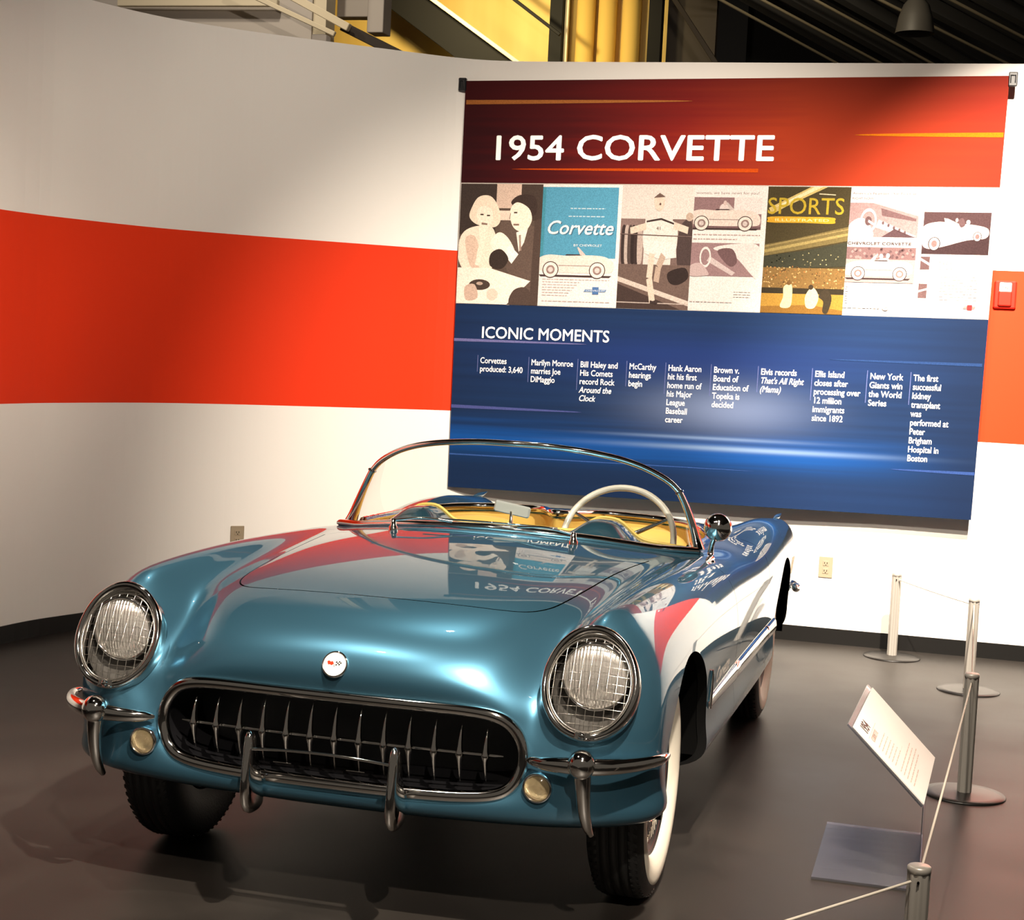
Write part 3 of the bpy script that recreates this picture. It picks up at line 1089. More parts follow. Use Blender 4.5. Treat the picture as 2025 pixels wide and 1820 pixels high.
for s in (1, -1):
    b = MB(); b.lathe([(.045, -.02), (.044, .02), (.034, .048), (.018, .062), (.0005, .066)], 24, origin=(s * .765, 3.475, .725), ax='y'); tl = b.build('tail_lamp', M_taillight, car)
    b = MB(); b.lathe([(.052, -.03), (.053, .0), (.047, .012), (.044, .006)], 24, origin=(s * .765, 3.475, .725), ax='y'); b.build('lamp_ring', M_chrome, tl)
    b = MB(); b.tube(bezier([(s * .758, 3.22, .842), (s * .762, 3.38, .838), (s * .766, 3.50, .842)], 6), [.003, .006, .009, .011, .012, .012, .011, .010, .008, .006, .005, .003, .001], 10); b.build('tail_fin', M_paint, tl)
    b = MB()
    b.tube(bezier([(s * .25, 3.60, .47), (s * .5, 3.62, .48), (s * .75, 3.58, .49), (s * .85, 3.48, .49), (s * .875, 3.36, .49)], 5), [.006] + [.022] * 19 + [.006], 12)
    b.build('rear_bumper', M_chrome, car)

# ------------------------------------------------------------------ the room
Z1, Z2, WALL_H = 1.203, 2.152, 3.275
M_wall = mat('painted_wall', (0.80, 0.77, 0.73), 0.65, spec=.25)
_g = nd(M_wall, 'ShaderNodeNewGeometry')
_s = nd(M_wall, 'ShaderNodeSeparateXYZ')
lk(M_wall, _g.outputs['Position'], _s.inputs[0])
_a = nd(M_wall, 'ShaderNodeMath', operation='GREATER_THAN'); _a.inputs[1].default_value = Z1
_b = nd(M_wall, 'ShaderNodeMath', operation='LESS_THAN'); _b.inputs[1].default_value = Z2
_m = nd(M_wall, 'ShaderNodeMath', operation='MULTIPLY')
lk(M_wall, _s.outputs['Z'], _a.inputs[0]); lk(M_wall, _s.outputs['Z'], _b.inputs[0])
lk(M_wall, _a.outputs[0], _m.inputs[0]); lk(M_wall, _b.outputs[0], _m.inputs[1])
_mx = nd(M_wall, 'ShaderNodeMix', data_type='RGBA')
_mx.inputs[6].default_value = (0.80, 0.77, 0.73, 1)
_mx.inputs[7].default_value = (0.74, 0.033, 0.003, 1)
lk(M_wall, _m.outputs[0], _mx.inputs[0]); lk(M_wall, _mx.outputs[2], bsdf(M_wall).inputs['Base Color'])
_n = nd(M_wall, 'ShaderNodeTexNoise'); _n.inputs['Scale'].default_value = 220
_bu = nd(M_wall, 'ShaderNodeBump'); _bu.inputs['Strength'].default_value = .08; _bu.inputs['Distance'].default_value = .003
lk(M_wall, _n.outputs[0], _bu.inputs['Height']); lk(M_wall, _bu.outputs[0], bsdf(M_wall).inputs['Normal'])
M_base = mat('black_vinyl_base', (0.005, 0.0045, 0.004), 0.5, spec=.3)
M_floor = noise_color(mat('dark_floor', (0.04, 0.035, 0.03), 0.42, spec=.3), (0.014, 0.0122, 0.0108), (0.030, 0.0255, 0.022), 2.2, 6, (.34, .52))
M_dimwall = mat('grey_partition', (0.50, 0.45, 0.40), 0.7, spec=.2)
M_gold = noise_color(mat('golden_panel', (0.75, 0.50, 0.12), 0.55), (0.66, 0.40, 0.07), (0.85, 0.62, 0.20), 1.4, 4, stretch=(1.2, 1, .15))
M_blacksteel = mat('black_steel', (0.005, 0.0045, 0.004), 0.6, spec=.2)
M_brownsteel = mat('brown_steel', (0.028, 0.018, 0.011), 0.6)
M_cream = mat('cream_paint', (0.72, 0.62, 0.44), 0.5)
M_roof = mat('dark_roof_deck', (0.02, 0.019, 0.019), 0.8)
M_joist = mat('roof_joist', (0.10, 0.095, 0.09), 0.6)
M_shade = mat('dark_shade', (0.035, 0.032, 0.028), 0.5)
M_pipe = mat('pale_pipe', (0.62, 0.52, 0.34), 0.4)

def struct(o):
    o['kind'] = 'structure'
    return o

fp = [(-3.06, -2.2), (-3.05, -.6), (-3.03, 1.0), (-2.965, 2.4), (-2.85, 2.93), (-2.66, 3.39), (-2.37, 3.75), (-2.04, 4.05), (-1.70, 4.34), (-1.38, 4.60), (-1.12, 4.70), (-.7, 4.72), (0, 4.72)]
curve = [(p.x, p.y) for p in bezier([(x, y, 0) for (x, y) in fp], 6)]
def offs(c, d):
    out = []
    for i, p in enumerate(c):
        a = c[max(0, i - 1)]; q = c[min(len(c) - 1, i + 1)]
        tx, ty = q[0] - a[0], q[1] - a[1]
        l = math.hypot(tx, ty)
        out.append((p[0] - ty / l * d, p[1] + tx / l * d))
    return out
def ribbon(c, d0, d1, z0, z1):
    A, B = offs(c, d0), offs(c, d1)
    b = MB()
    rings = [[(A[i][0], A[i][1], z0), (A[i][0], A[i][1], z1), (B[i][0], B[i][1], z1), (B[i][0], B[i][1], z0)] for i in range(len(c))]
    b.loft(rings, cap=True)
    b.s = [False] * len(b.s)
    return b
b = ribbon(curve, 0, .12, 0, WALL_H); struct(b.build('wall_left', M_wall))
b = MB(); b.box((2.4, 4.78, WALL_H / 2), (4.8, .12, WALL_H)); struct(b.build('wall_back', M_wall))
b = ribbon(curve, -.008, 0, 0, .088); struct(b.build('baseboard_left', M_base))
b = MB(); b.box((2.4, 4.716, .044), (4.8, .008, .088)); struct(b.build('baseboard_back', M_base))
b = MB(); b.box((0, 4.0, -.05), (16, 26, .1)); struct(b.build('floor', M_floor))

# space above and behind the exhibit wall
b = MB(); b.box((-5.2, 5.66, 2.85), (4.955, .12, 5.7)); struct(b.build('wall_partition', M_dimwall))
b = MB(); b.box((-2.675, 5.70, 2.85), (.09, .16, 5.7)); struct(b.build('trim_1', M_cream))
b = MB(); b.box((-3.6, 10.3, 2.9), (5.7, .12, 5.8)); struct(b.build('wall_far', M_gold))
b = MB(); b.box((0.5, 8.0, 5.75), (18, 26, .1)); struct(b.build('ceiling', M_roof))
b = MB(); b.box((3.4, 15.0, 2.9), (9.0, .12, 5.8)); struct(b.build('wall_rear', M_roof))

def beam(name, p, q, w, h, m, label, cat, group=None):
    p, q = Vector(p), Vector(q)
    d = q - p
    L = d.length
    rot = d.to_track_quat('X', 'Z').to_matrix()
    b = MB(); b.box((0, 0, 0), (L, w, h), 0, None, .004)
    o = b.build(name, m)
    o.location = (p + q) / 2
    o.rotation_euler = rot.to_euler()
    if label:
        tag(o, label, cat, group)
    return o

beam('steel_post', (-2.15, 10.0, 0), (-2.15, 10.0, 5.68), .12, .12, M_blacksteel, 'black steel post between the golden panel and the golden columns', 'post')
beam('steel_post', (-1.245, 10.0, 0), (-1.245, 10.0, 5.68), .11, .12, M_blacksteel, 'black steel post beside the brown panel behind the wall', 'post')
beam('post_edge', (-2.068, 10.02, 0), (-2.068, 10.02, 5.68), .04, .035, M_cream, 'thin cream strip standing beside the black steel post', 'strip')
beam('diagonal_beam', (-4.00, 9.5, 5.03), (-1.60, 9.5, 3.38), .12, .30, M_blacksteel, 'wide dark diagonal beam in front of the golden panel', 'beam')
beam('beam_edging', (-3.58, 9.28, 4.905), (-1.70, 9.28, 3.635), .06, .035, M_cream, 'cream edging strip along the top of the diagonal beam', 'strip')
beam('brace_rod', (-2.92, 9.6, 4.98), (-2.02, 9.6, 4.34), .030, .030, M_blacksteel, 'thin black brace rod across the golden panel', 'rod')
b = MB(); b.box((-.95, 10.2, 2.84), (.44, .1, 5.68)); tag(b.build('brown_panel', M_brownsteel), 'dark brown wall panel beside the black steel post', 'panel')
for i, x in enumerate((-1.92, -1.72, -1.50)):
    b = MB(); b.lathe([(.0001, 0), (.085, 0), (.085, 5.6), (.0001, 5.6)], 24, smooth=True); o = b.build('golden_column', M_gold, None, (x, 10.14, 0))
    tag(o, ['golden lit round column next to the cream strip', 'golden lit round column in the middle of the three', 'golden lit round column nearest the brown panel'][i], 'column', 'golden columns behind the wall')
# hanging box and conduits at the left
b = MB(); b.box((-2.395, 6.0, 4.685), (.115, .16, 2.03), 0, None, .004); tag(b.build('hanging_post', M_dimwall), 'pale grey square drop post hanging above the wall', 'post')
b = MB(); b.box((-2.58, 6.06, 4.745), (.25, .12, 1.91), 0, None, .004); tag(b.build('bulkhead_box', M_dimwall), 'pale grey bulkhead box beside the drop post', 'box')
beam('light_track', (-2.92, 5.25, 3.870), (-2.32, 5.25, 3.572), .05, .05, M_cream, 'thick cream lighting track sloping above the curved wall', 'track')
beam('light_rail', (-3.15, 5.16, 3.84), (-2.38, 5.16, 3.515), .03, .032, M_cream, 'thin cream lighting rail sloping below the thick track', 'track')
beam('dark_rail', (-2.40, 5.34, 3.60), (-1.95, 5.34, 3.395), .05, .06, M_brownsteel, 'dark brown rail carrying on from the cream lighting track', 'rail')
beam('conduit', (-4.1, 5.52, 3.79), (-2.93, 5.52, 3.785), .045, .045, M_cream, 'level cream conduit fixed on the grey partition', 'pipe')
b = MB(); b.box((-2.06, 4.14, WALL_H + .022), (.09, .08, .044), 0, None, .006); o = b.build('junction_box', M_dimwall); o.rotation_euler = (0, 0, 0); tag(o, 'small grey junction box on top of the curved wall', 'box')

# roof joists and pipes on the right, running back under the dark deck
PJ = [(-.53, 9.68, .243), (-.24, 9.44, .273), (.20, 9.45, .294), (.73, 9.46, .36), (1.30, 9.46, .38)]
PN = ['pale pipe next to the brown panel', 'second pale pipe from the brown panel', 'pale pipe running behind the pendant lamp', 'pale pipe on the far side of the pendant lamp', 'pale pipe farthest from the brown panel']
JN = ['dark joist next to the brown panel', 'second dark joist from the brown panel', 'dark joist running behind the pendant lamp', 'dark joist on the far side of the pendant lamp', 'dark joist farthest from the brown panel']
for i, (x, y, k) in enumerate(PJ):
    for (nm, dx, zz, w, h, m, lb, ct) in (('roof_pipe', 0, 4.60, .022, .022, M_pipe, PN[i], 'pipe'), ('roof_joist', .12, 4.70, .10, .12, M_joist, JN[i], 'joist'), ('roof_purlin', .30, 4.76, .04, .10, M_joist, 'thin' + JN[i][4:].replace('joist', 'purlin'), 'purlin')):
        beam(nm, (x + dx - k * 1.2, y - 1.2, zz), (x + dx + k * 5.0, y + 5.0, zz), w, h, m, lb + ' under the roof deck', ct, nm.replace('_', ' ') + 's under the deck')
beam('diagonal_pipe', (-1.06, 9.6, 4.70), (-.57, 9.6, 4.02), .045, .045, M_brownsteel, 'brown diagonal brace pipe in front of the brown panel', 'pipe')
pl = empty('pendant_lamp', (1.085, 8.0, 4.05))
tag(pl, 'dark bell-shaped pendant lamp shade hanging among the roof joists', 'lamp')
b = MB(); b.lathe([(.145, 0), (.140, .03), (.125, .12), (.095, .21), (.045, .27), (.03, .30), (.0005, .305)], 32); b.build('lamp_shade', M_shade, pl)
b = MB(); b.tube([(0, 0, .30), (0, 0, 1.66)], .008, 8); b.build('lamp_cord', M_blacksteel, pl)

# lamps that light the hall behind the wall
spot('hall_lamp_and_fill', (-2.9, 7.9, 4.6), (-2.8, 10.2, 4.3), 300, 120, 1.0, (1.0, .80, .42), .1)
spot('hall_lamp_and_fill', (-1.95, 8.6, 4.9), (-1.85, 10.2, 4.2), 45, 100, 1.0, (1.0, .80, .42), .1)

# outlets, alarm
M_plate = mat('beige_plate', (0.30, 0.24, 0.165), 0.4)
def outlet(loc, rz, label):
    o = empty('wall_outlet', loc, rz); tag(o, label, 'outlet')
    b = MB(); b.box((0, -.003, 0), (.078, .007, .120), 0, None, .002); b.build('cover_plate', M_plate, o)
    for dz in (.022, -.022):
        b = MB(); b.box((0, -.007, dz), (.034, .004, .030), 0, None, .002); r = b.build('socket', M_plate, o)
        for dx in (-.007, .007):
            b = MB(); b.box((dx, -.0095, dz + .003), (.003, .002, .010)); b.build('slot', M_gasket, r)
        b = MB(); b.lathe([(.0001, -.0105), (.0026, -.0105), (.0026, -.008)], 12, origin=(0, 0, dz - .008), ax='y'); b.build('slot', M_gasket, r)
outlet((.914, 4.72, .437), 0, 'beige double outlet on the white wall near the rope barrier')
outlet((-2.31, 3.80, .455), .72, 'beige double outlet on the curved wall beyond the front fender')
M_alarm = mat('red_plastic', (0.65, 0.022, 0.010), 0.3, coat=.3)
al = empty('fire_alarm', (1.79, 4.72, 2.020)); tag(al, 'red fire alarm strobe on the orange stripe beside the banner', 'alarm')
b = MB(); b.box((0, -.012, 0), (.120, .024, .152), 0, None, .008); b.build('alarm_body', M_alarm, al)
b = MB(); b.box((0, -.03, -.022), (.072, .02, .080), 0, None, .006); b.build('strobe_housing', M_alarm, al)
b = MB(); b.box((0, -.028, .040), (.064, .018, .052), 0, None, .004); hs = b.build('strobe_lens', M_white_enamel, al)
vs, fs = text_mesh('FIRE', .020, .0003, 1.0, align='CENTER')
b = MB(); b.add([(x, -.0375 - d, .030 + y) for (x, y, d) in vs], fs, 0, False); b.build('lettering', M_alarm, al)

# ------------------------------------------------------------------ rope barrier
M_alu = mat('brushed_aluminium', (0.46, 0.43, 0.385), 0.38, 0.45)
M_rope = mat('grey_cord', (0.55, 0.50, 0.42), 0.6)
M_basep = mat('dark_base_plate', (0.010, 0.009, 0.008), 0.35)
def stanchion(loc, label):
    o = empty('barrier_post', loc); tag(o, label, 'post')
    n = 48
    b = MB()
    ring = [(.0255 + (.0012 if (k % 6) < 3 else -.0014), 2 * PI * k / n) for k in range(n)]
    b.loft([[(r * math.cos(a), r * math.sin(a), z) for (r, a) in ring] for z in (.012, .455)]); b.build('post_tube', M_alu, o)
    b = MB(); b.lathe([(.0001, .468), (.024, .468), (.0275, .465), (.0275, .452), (.024, .450)], 32); b.build('post_cap', M_alu, o)
    b = MB(); b.lathe([(.0001, .014), (.03, .013), (.12, .009), (.152, .007), (.155, .003), (.154, .0)], 48); b.build('base_plate', M_basep, o)
    b = MB(); b.lathe([(.0001, .031), (.003, .031), (.003, .024)], 10, origin=(0, 0, 0), ax='y'); b.build('rope_hole', M_gasket, o).location = (0, -.058, .435)
    return o
S1, S2, S3, S4 = (1.319, 4.468, 0), (1.725, 3.704, 0), (1.704, 1.611, 0), (1.573, -.95, 0)
stanchion(S1, 'short silver barrier post standing by the back wall')
stanchion(S2, 'short silver barrier post second out from the back wall')
stanchion(S3, 'short silver barrier post beside the tilted white sign')
stanchion(S4, 'short silver barrier post past the sign, by its acrylic foot')
def cord(a, c, sag, label):
    a, c = Vector(a), Vector(c)
    a.z = c.z = .435
    d = (c - a).normalized() * .033
    a, c = a + d, c - d
    pts = [a.lerp(c, t) - Vector((0, 0, sag * 4 * t * (1 - t))) for t in np.linspace(0, 1, 13)]
    b = MB(); b.tube(pts, .0036, 6); tag(b.build('barrier_rope', M_rope), label, 'rope')
cord(S1, S2, .004, 'thin elastic cord between the two posts nearest the wall')
cord(S2, S3, .008, 'thin elastic cord running from the second post to the post by the sign')
cord(S3, S4, .008, 'thin elastic cord alongside the tilted white sign')
cord(S4, (.75, -2.2, 0), .004, 'thin elastic cord crossing in front of the acrylic foot of the sign')
stanchion((.75, -2.2, 0), 'short silver barrier post at the front corner of the exhibit')

# ------------------------------------------------------------------ reading sign on a clear stand
M_sign = mat('white_sign_card', (0.85, 0.82, 0.76), 0.5)
M_signink = mat('sign_print', (0.66, 0.50, 0.42), 0.6)
M_ink = mat('dark_print', (0.10, 0.05, 0.05), 0.6)
sg = empty('reading_sign', (1.56, .66, 0)); tag(sg, 'white tilted reading sign on a clear acrylic stand by the rope', 'sign')
def SW_(p):
    return (p[0] - 1.56, p[1] - .66, p[2])
rn, rf, ln, lf_ = Vector((1.567, .36, .272)), Vector((1.590, .95, .284)), Vector((1.339, .36, .492)), Vector((1.366, .95, .505))
nn = (rf - rn).cross(ln - rn).normalized()
if nn.z < 0:
    nn = -nn
b = MB(); c4 = [rn, rf, lf_, ln]
b.add([SW_(p) for p in c4] + [SW_(p - nn * .004) for p in c4], [(0, 1, 2, 3), (7, 6, 5, 4), (0, 4, 5, 1), (1, 5, 6, 2), (2, 6, 7, 3), (3, 7, 4, 0)], 0, False)
sgp = fix_normals(b.build('sign_card', M_sign, sg))
up_ = (ln - rn); rt_ = (rf - rn)
def SP(u, v, e=.0015):
    return SW_(ln + rt_ * u - up_ * v + nn * e)
def sign_text(s, u, v, size, m, name, bold=0):
    vs, fs = text_mesh(s, 1.0, bold)
    b = MB(); b.add([SP(u + x * size / rt_.length, v - y * size / up_.length, .0015 + d) for (x, y, d) in vs], fs, 0, False); b.build(name, m, sgp)
sign_text('1954', .10, .165, .050, M_ink, 'sign_title', .02)
sign_text('CORVETTE', .10, .27, .026, M_signink, 'sign_subtitle', .01)
b = MB(); b.add([SP(.06, .195), SP(.75, .195), SP(.75, .20), SP(.06, .20)], [(0, 1, 2, 3)], 0, False); b.build('sign_rule', M_signink, sgp)
for k in range(11):
    v = .33 + k * .047 + (.03 if k > 5 else 0)
    b = MB(); L = [.70, .74, .66, .72, .70, .52, .72, .70, .74, .68, .45][k]
    u = .10
    while u < L:
        w = random.uniform(.03, .09)
        b.add([SP(u, v), SP(u + w, v), SP(u + w, v + .011), SP(u, v + .011)], [(0, 1, 2, 3)], 0, False)
        u += w + .012
    o = b.build('sign_text_line', M_signink, sgp); o['kind'] = 'stuff'
b = MB()
q = [(rn - nn * .006 + Vector((0, -.012, 0))), (rf - nn * .006 + Vector((0, .012, 0))), (lf_ - nn * .006 + Vector((-.012, .010, .012))), (ln - nn * .006 + Vector((-.012, -.010, .012)))]
b.add([SW_(p) for p in q] + [SW_(p - nn * .006) for p in q], [(0, 1, 2, 3), (7, 6, 5, 4), (0, 4, 5, 1), (1, 5, 6, 2), (2, 6, 7, 3), (3, 7, 4, 0)], 0, False)
fix_normals(b.build('acrylic_back', M_acrylic, sg))
b = MB(); b.box(SW_((1.566, .655, .137)), (.006, .64, .266)); b.build('acrylic_riser', M_acrylic, sg)
b = MB(); b.box(SW_((1.402, .66, .0035)), (.325, .65, .007)); b.build('acrylic_foot', M_acrylic, sg)

spot('hall_lamp_and_fill', (.4, 6.2, 4.3), (.9, 12.0, 4.7), 260, 70, 1.0, (1.0, .85, .6), .1)

spot('hall_lamp_and_fill', (-4.2, 3.2, 5.3), (-3.9, 5.6, 3.6), 120, 90, 1.0, (1.0, .88, .74), .1)  # added fill that brightens the partition from the front, no fixture here

# unseen lamp head and flap, added to cut a diagonal shade on the curved wall
LB = Vector((-.3, -1.6, 4.62))
th = empty('added_head', LB); tag(th, 'unseen black lamp head with an added light-blocking flap, aimed at the curved wall', 'spotlight')
_pa, _pb = Vector((-2.60, 3.47, 2.25)), Vector((-2.87, 2.86, 1.20))
_da, _db = (_pa - LB).normalized(), (_pb - LB).normalized()
_ax = (_db - _da).normalized()
_mid = (_da + _db) * .5 * .30
_rt = _mid.cross(_ax).normalized()
if _rt.x < 0:
    _rt = -_rt
b = MB()
q = [_mid - _ax * .22, _mid + _ax * .22, _mid + _ax * .22 + _rt * .22, _mid - _ax * .22 + _rt * .22]
nq = _rt.cross(_ax).normalized() * .003
b.add([p for p in q] + [p + nq for p in q], [(0, 1, 2, 3), (7, 6, 5, 4), (0, 4, 5, 1), (1, 5, 6, 2), (2, 6, 7, 3), (3, 7, 4, 0)], 0, False)
fix_normals(b.build('light_blocker', M_blacksteel, th))
b = MB(); b.tube([Vector((0, 0, .08)), Vector((0, 0, 1.08))], .012, 8); b.build('added_stem', M_blacksteel, th)
b = MB(); b.tube([_mid * -.15, _mid * -.8], .05, 20); b.build('added_can', M_blacksteel, th)
spot('track_spot_and_fill', LB, (-2.95, 2.3, .9), 230, 50, .9, (1.0, .86, .68), .012)  # spot cut by the added flap to shape the diagonal

spot('hall_lamp_and_fill', (-2.5, 3.6, 5.4), (-2.55, 6.0, 3.7), 150, 70, 1.0, (1.0, .88, .70), .1)  # added fill to lighten the drop post and bulkhead box

# ------------------------------------------------------------------ the banner
BTL, BTR, BBL, BBR = Vector((-1.328, 4.6, 3.1413)), Vector((1.7337, 4.6, 3.1905)), Vector((-1.3241, 4.6, .7491)), Vector((1.6909, 4.6, .7764))
def BN(u, v, e=0.0):
    p = BTL * ((1 - u) * (1 - v)) + BTR * (u * (1 - v)) + BBL * ((1 - u) * v) + BBR * (u * v)
    w = max(0, v - .56)
    p.y += .035 * w * w * math.sin(7 * u + 1.3) + .02 * w * w * math.sin(17 * u) - e
    return p
banner = empty('exhibit_banner', (.2, 4.6, .744))
tag(banner, 'large red and blue fabric banner with a strip of photographs on the back wall', 'banner')
def bpart(name, u0, u1, v0, v1, m, e=0.0, nu=40, nv=14, parent=None):
    b = MB()
    us, vs_ = np.linspace(u0, u1, nu + 1), np.linspace(v0, v1, nv + 1)
    b.loft([[BN(u, v, e) - banner.location for u in us] for v in vs_], closed_v=False)
    o = b.build(name, m, parent or banner)
    uvl = o.data.uv_layers.new(name='UVMap')
    co = [(u, v) for v in vs_ for u in us]
    for l in o.data.loops:
        uvl.data[l.index].uv = co[l.vertex_index]
    return o

def ramp(m, fac, stops):
    r = nd(m, 'ShaderNodeValToRGB')
    while len(r.color_ramp.elements) < len(stops):
        r.color_ramp.elements.new(.5)
    for e, (p, c) in zip(r.color_ramp.elements, stops):
        e.position = p
        e.color = (*c, 1)
    lk(m, fac, r.inputs[0])
    return r.outputs[0]
def mth(m, op, a, b=None, clamp=False):
    n = nd(m, 'ShaderNodeMath', operation=op)
    n.use_clamp = clamp
    for i, x in enumerate((a, b)):
        if x is None:
            continue
        if isinstance(x, (int, float)):
            n.inputs[i].default_value = x
        else:
            lk(m, x, n.inputs[i])
    return n.outputs[0]
def mixc(m, f, a, b, blend='MIX'):
    n = nd(m, 'ShaderNodeMix', data_type='RGBA')
    n.blend_type = blend
    for i, x in ((0, f), (6, a), (7, b)):
        if isinstance(x, tuple):
            n.inputs[i].default_value = (*x, 1)
        elif isinstance(x, (int, float)):
            n.inputs[i].default_value = x
        else:
            lk(m, x, n.inputs[i])
    return n.outputs[2]
def bump_at(m, u, c, w):
    """soft bump around c of half width w"""
    d = mth(m, 'DIVIDE', mth(m, 'SUBTRACT', u, c), w)
    return mth(m, 'POWER', 2.718, mth(m, 'MULTIPLY', mth(m, 'MULTIPLY', d, d), -1.0))
def uv_of(m):
    t = nd(m, 'ShaderNodeUVMap')
    s = nd(m, 'ShaderNodeSeparateXYZ')
    lk(m, t.outputs[0], s.inputs[0])
    return t.outputs[0], s.outputs[0], s.outputs[1]
def streaks(m, uvv, su, sv, detail=3):
    mp = nd(m, 'ShaderNodeMapping'); mp.inputs['Scale'].default_value = (su, sv, 1)
    nz = nd(m, 'ShaderNodeTexNoise'); nz.inputs['Scale'].default_value = 1.0; nz.inputs['Detail'].default_value = detail
    lk(m, uvv, mp.inputs[0]); lk(m, mp.outputs[0], nz.inputs['Vector'])
    return nz.outputs[0]

M_hdr = mat('banner_red_print', (.5, .05, .01), .7, spec=.15)
uvv, u, v = uv_of(M_hdr)
st = streaks(M_hdr, uvv, 1.2, 45)
uu = mth(M_hdr, 'ADD', u, mth(M_hdr, 'MULTIPLY', mth(M_hdr, 'SUBTRACT', st, .5), .35))
c1 = ramp(M_hdr, uu, [(0.02, (0.0225, 0.0005, 0.0020)), (.2, (0.0500, 0.0010, 0.0020)), (.42, (0.1500, 0.0050, 0.0025)), (.62, (0.2600, 0.0225, 0.0030)), (.85, (0.2500, 0.0200, 0.0035)), (1.0, (0.2300, 0.0150, 0.0035))])
up2 = mth(M_hdr, 'MULTIPLY', mth(M_hdr, 'SUBTRACT', .12, v), 4.0, True)
c2 = mixc(M_hdr, up2, c1, (0.0500, 0.0015, 0.0020))
lk(M_hdr, c2, bsdf(M_hdr).inputs['Base Color'])

M_blue = mat('banner_blue_print', (.01, .05, .2), .7, spec=.15)
uvv, u, v = uv_of(M_blue)
st = streaks(M_blue, uvv, 1.5, 60)
st2 = streaks(M_blue, uvv, 70, 2.0)
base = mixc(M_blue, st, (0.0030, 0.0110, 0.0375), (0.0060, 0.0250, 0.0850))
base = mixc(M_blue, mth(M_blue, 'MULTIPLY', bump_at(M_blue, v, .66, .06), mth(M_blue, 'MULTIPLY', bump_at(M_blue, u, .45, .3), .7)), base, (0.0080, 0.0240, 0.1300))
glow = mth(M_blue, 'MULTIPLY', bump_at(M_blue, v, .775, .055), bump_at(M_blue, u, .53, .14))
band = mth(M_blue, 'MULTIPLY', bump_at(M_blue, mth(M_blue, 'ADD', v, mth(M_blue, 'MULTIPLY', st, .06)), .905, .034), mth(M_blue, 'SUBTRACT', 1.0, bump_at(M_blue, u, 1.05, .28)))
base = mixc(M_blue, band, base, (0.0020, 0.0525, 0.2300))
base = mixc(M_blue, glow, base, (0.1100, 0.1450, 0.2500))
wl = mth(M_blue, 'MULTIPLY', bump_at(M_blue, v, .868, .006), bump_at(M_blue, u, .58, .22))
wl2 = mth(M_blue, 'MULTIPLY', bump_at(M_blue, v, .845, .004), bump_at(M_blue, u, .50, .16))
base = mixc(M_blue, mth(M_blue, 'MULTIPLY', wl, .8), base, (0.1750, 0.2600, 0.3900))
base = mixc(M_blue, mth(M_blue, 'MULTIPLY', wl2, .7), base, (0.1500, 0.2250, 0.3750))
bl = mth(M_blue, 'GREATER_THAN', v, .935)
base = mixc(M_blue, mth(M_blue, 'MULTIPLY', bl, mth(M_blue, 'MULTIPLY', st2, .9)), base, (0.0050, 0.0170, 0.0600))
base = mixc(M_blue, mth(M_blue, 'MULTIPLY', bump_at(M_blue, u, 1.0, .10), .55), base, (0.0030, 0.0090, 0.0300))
lk(M_blue, base, bsdf(M_blue).inputs['Base Color'])

bpart('banner_header', 0, 1, 0, .2475, M_hdr)
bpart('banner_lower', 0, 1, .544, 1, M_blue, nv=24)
_mc = {}
def ink(rgb, k=None):
    """shared flat print colour given in 0-255"""
    k = k or (1 if rgb == (250, 246, 240) else .5)
    key, rgb_ = (rgb, k), rgb
    if key not in _mc:
        f = lambda c: (c / 255 / 12.92) if c / 255 <= .04045 else ((c / 255 + .055) / 1.055) ** 2.4
        col = tuple(f(c) * k for c in rgb)
        m = _mc[key] = mat('print_%02x%02x%02x' % rgb, col, .75, spec=.1)
        if k < 1:
            noise_color(m, tuple(c * .82 for c in col), tuple(c * 1.18 for c in col), 160, 3)
    return _mc[key]
bpart('banner_photo_strip', 0, 1, .2475, .544, ink((225, 215, 205)))

def fade_line(name, u0, u1, v, h, rgb, fade, parent=banner):
    """printed light streak that thins out to one end"""
    b = MB()
    us = np.linspace(u0, u1, 25)
    rr = []
    for q in us:
        t = (q - u0) / (u1 - u0)
        w = h * (1 - t if fade > 0 else t) ** .5 * .5 + h * .02
        rr.append([BN(q, v - w, .0018) - banner.location, BN(q, v + w, .0018) - banner.location])
    b.loft(rr, closed_v=False)
    b.build(name, ink(rgb), parent)
fade_line('light_streak', .003, .44, .0518, .0105, (196, 120, 60), 1)
fade_line('light_streak', .74, .998, .1308, .0105, (235, 130, 10), -1)
fade_line('light_streak', .10, .57, .2135, .0085, (225, 85, 12), -1)
fade_line('light_streak', .0, .265, .633, .007, (130, 130, 190), 1)
fade_line('light_streak', .0, .263, .798, .008, (90, 100, 170), 1)
fade_line('light_streak', .85, .999, .8942, .007, (60, 90, 160), -1)
fade_line('light_streak', .725, .996, .647, .007, (45, 75, 130), -1)
fade_line('light_streak', .0, .60, .917, .0035, (70, 110, 190), 1)

BW, BH = 3.04, 2.40
def btext(s, u, v, cap, m, name, bold=0.0, xs=1.0, shear=0.0, width=None, spacing=1.0):
    """text with cap height `cap` metres, baseline left at (u,v)"""
    size = cap / .729
    vs, fs = text_mesh(s, 1.0, bold, 1.0, shear, spacing=spacing)
    if width:
        w = max(p[0] for p in vs) - min(p[0] for p in vs)
        xs = width / (w * size)
    b = MB()
    b.add([BN(u + x * size * xs / BW, v - y * size / BH, .0035 + d) - banner.location for (x, y, d) in vs], fs, 0, False)
    return b.build(name, m, banner)
M_text = ink((250, 246, 240))
btext('1954', .0535, .191, .146, M_text, 'headline_year', .016, width=.1335 * BW)
btext('CORVETTE', .2235, .190, .146, M_text, 'headline_word', .016, width=(.5955 - .2245) * BW)
btext('ICONIC MOMENTS', .0545, .6262, .070, M_text, 'subheading', .014, width=(.307 - .0545) * BW)
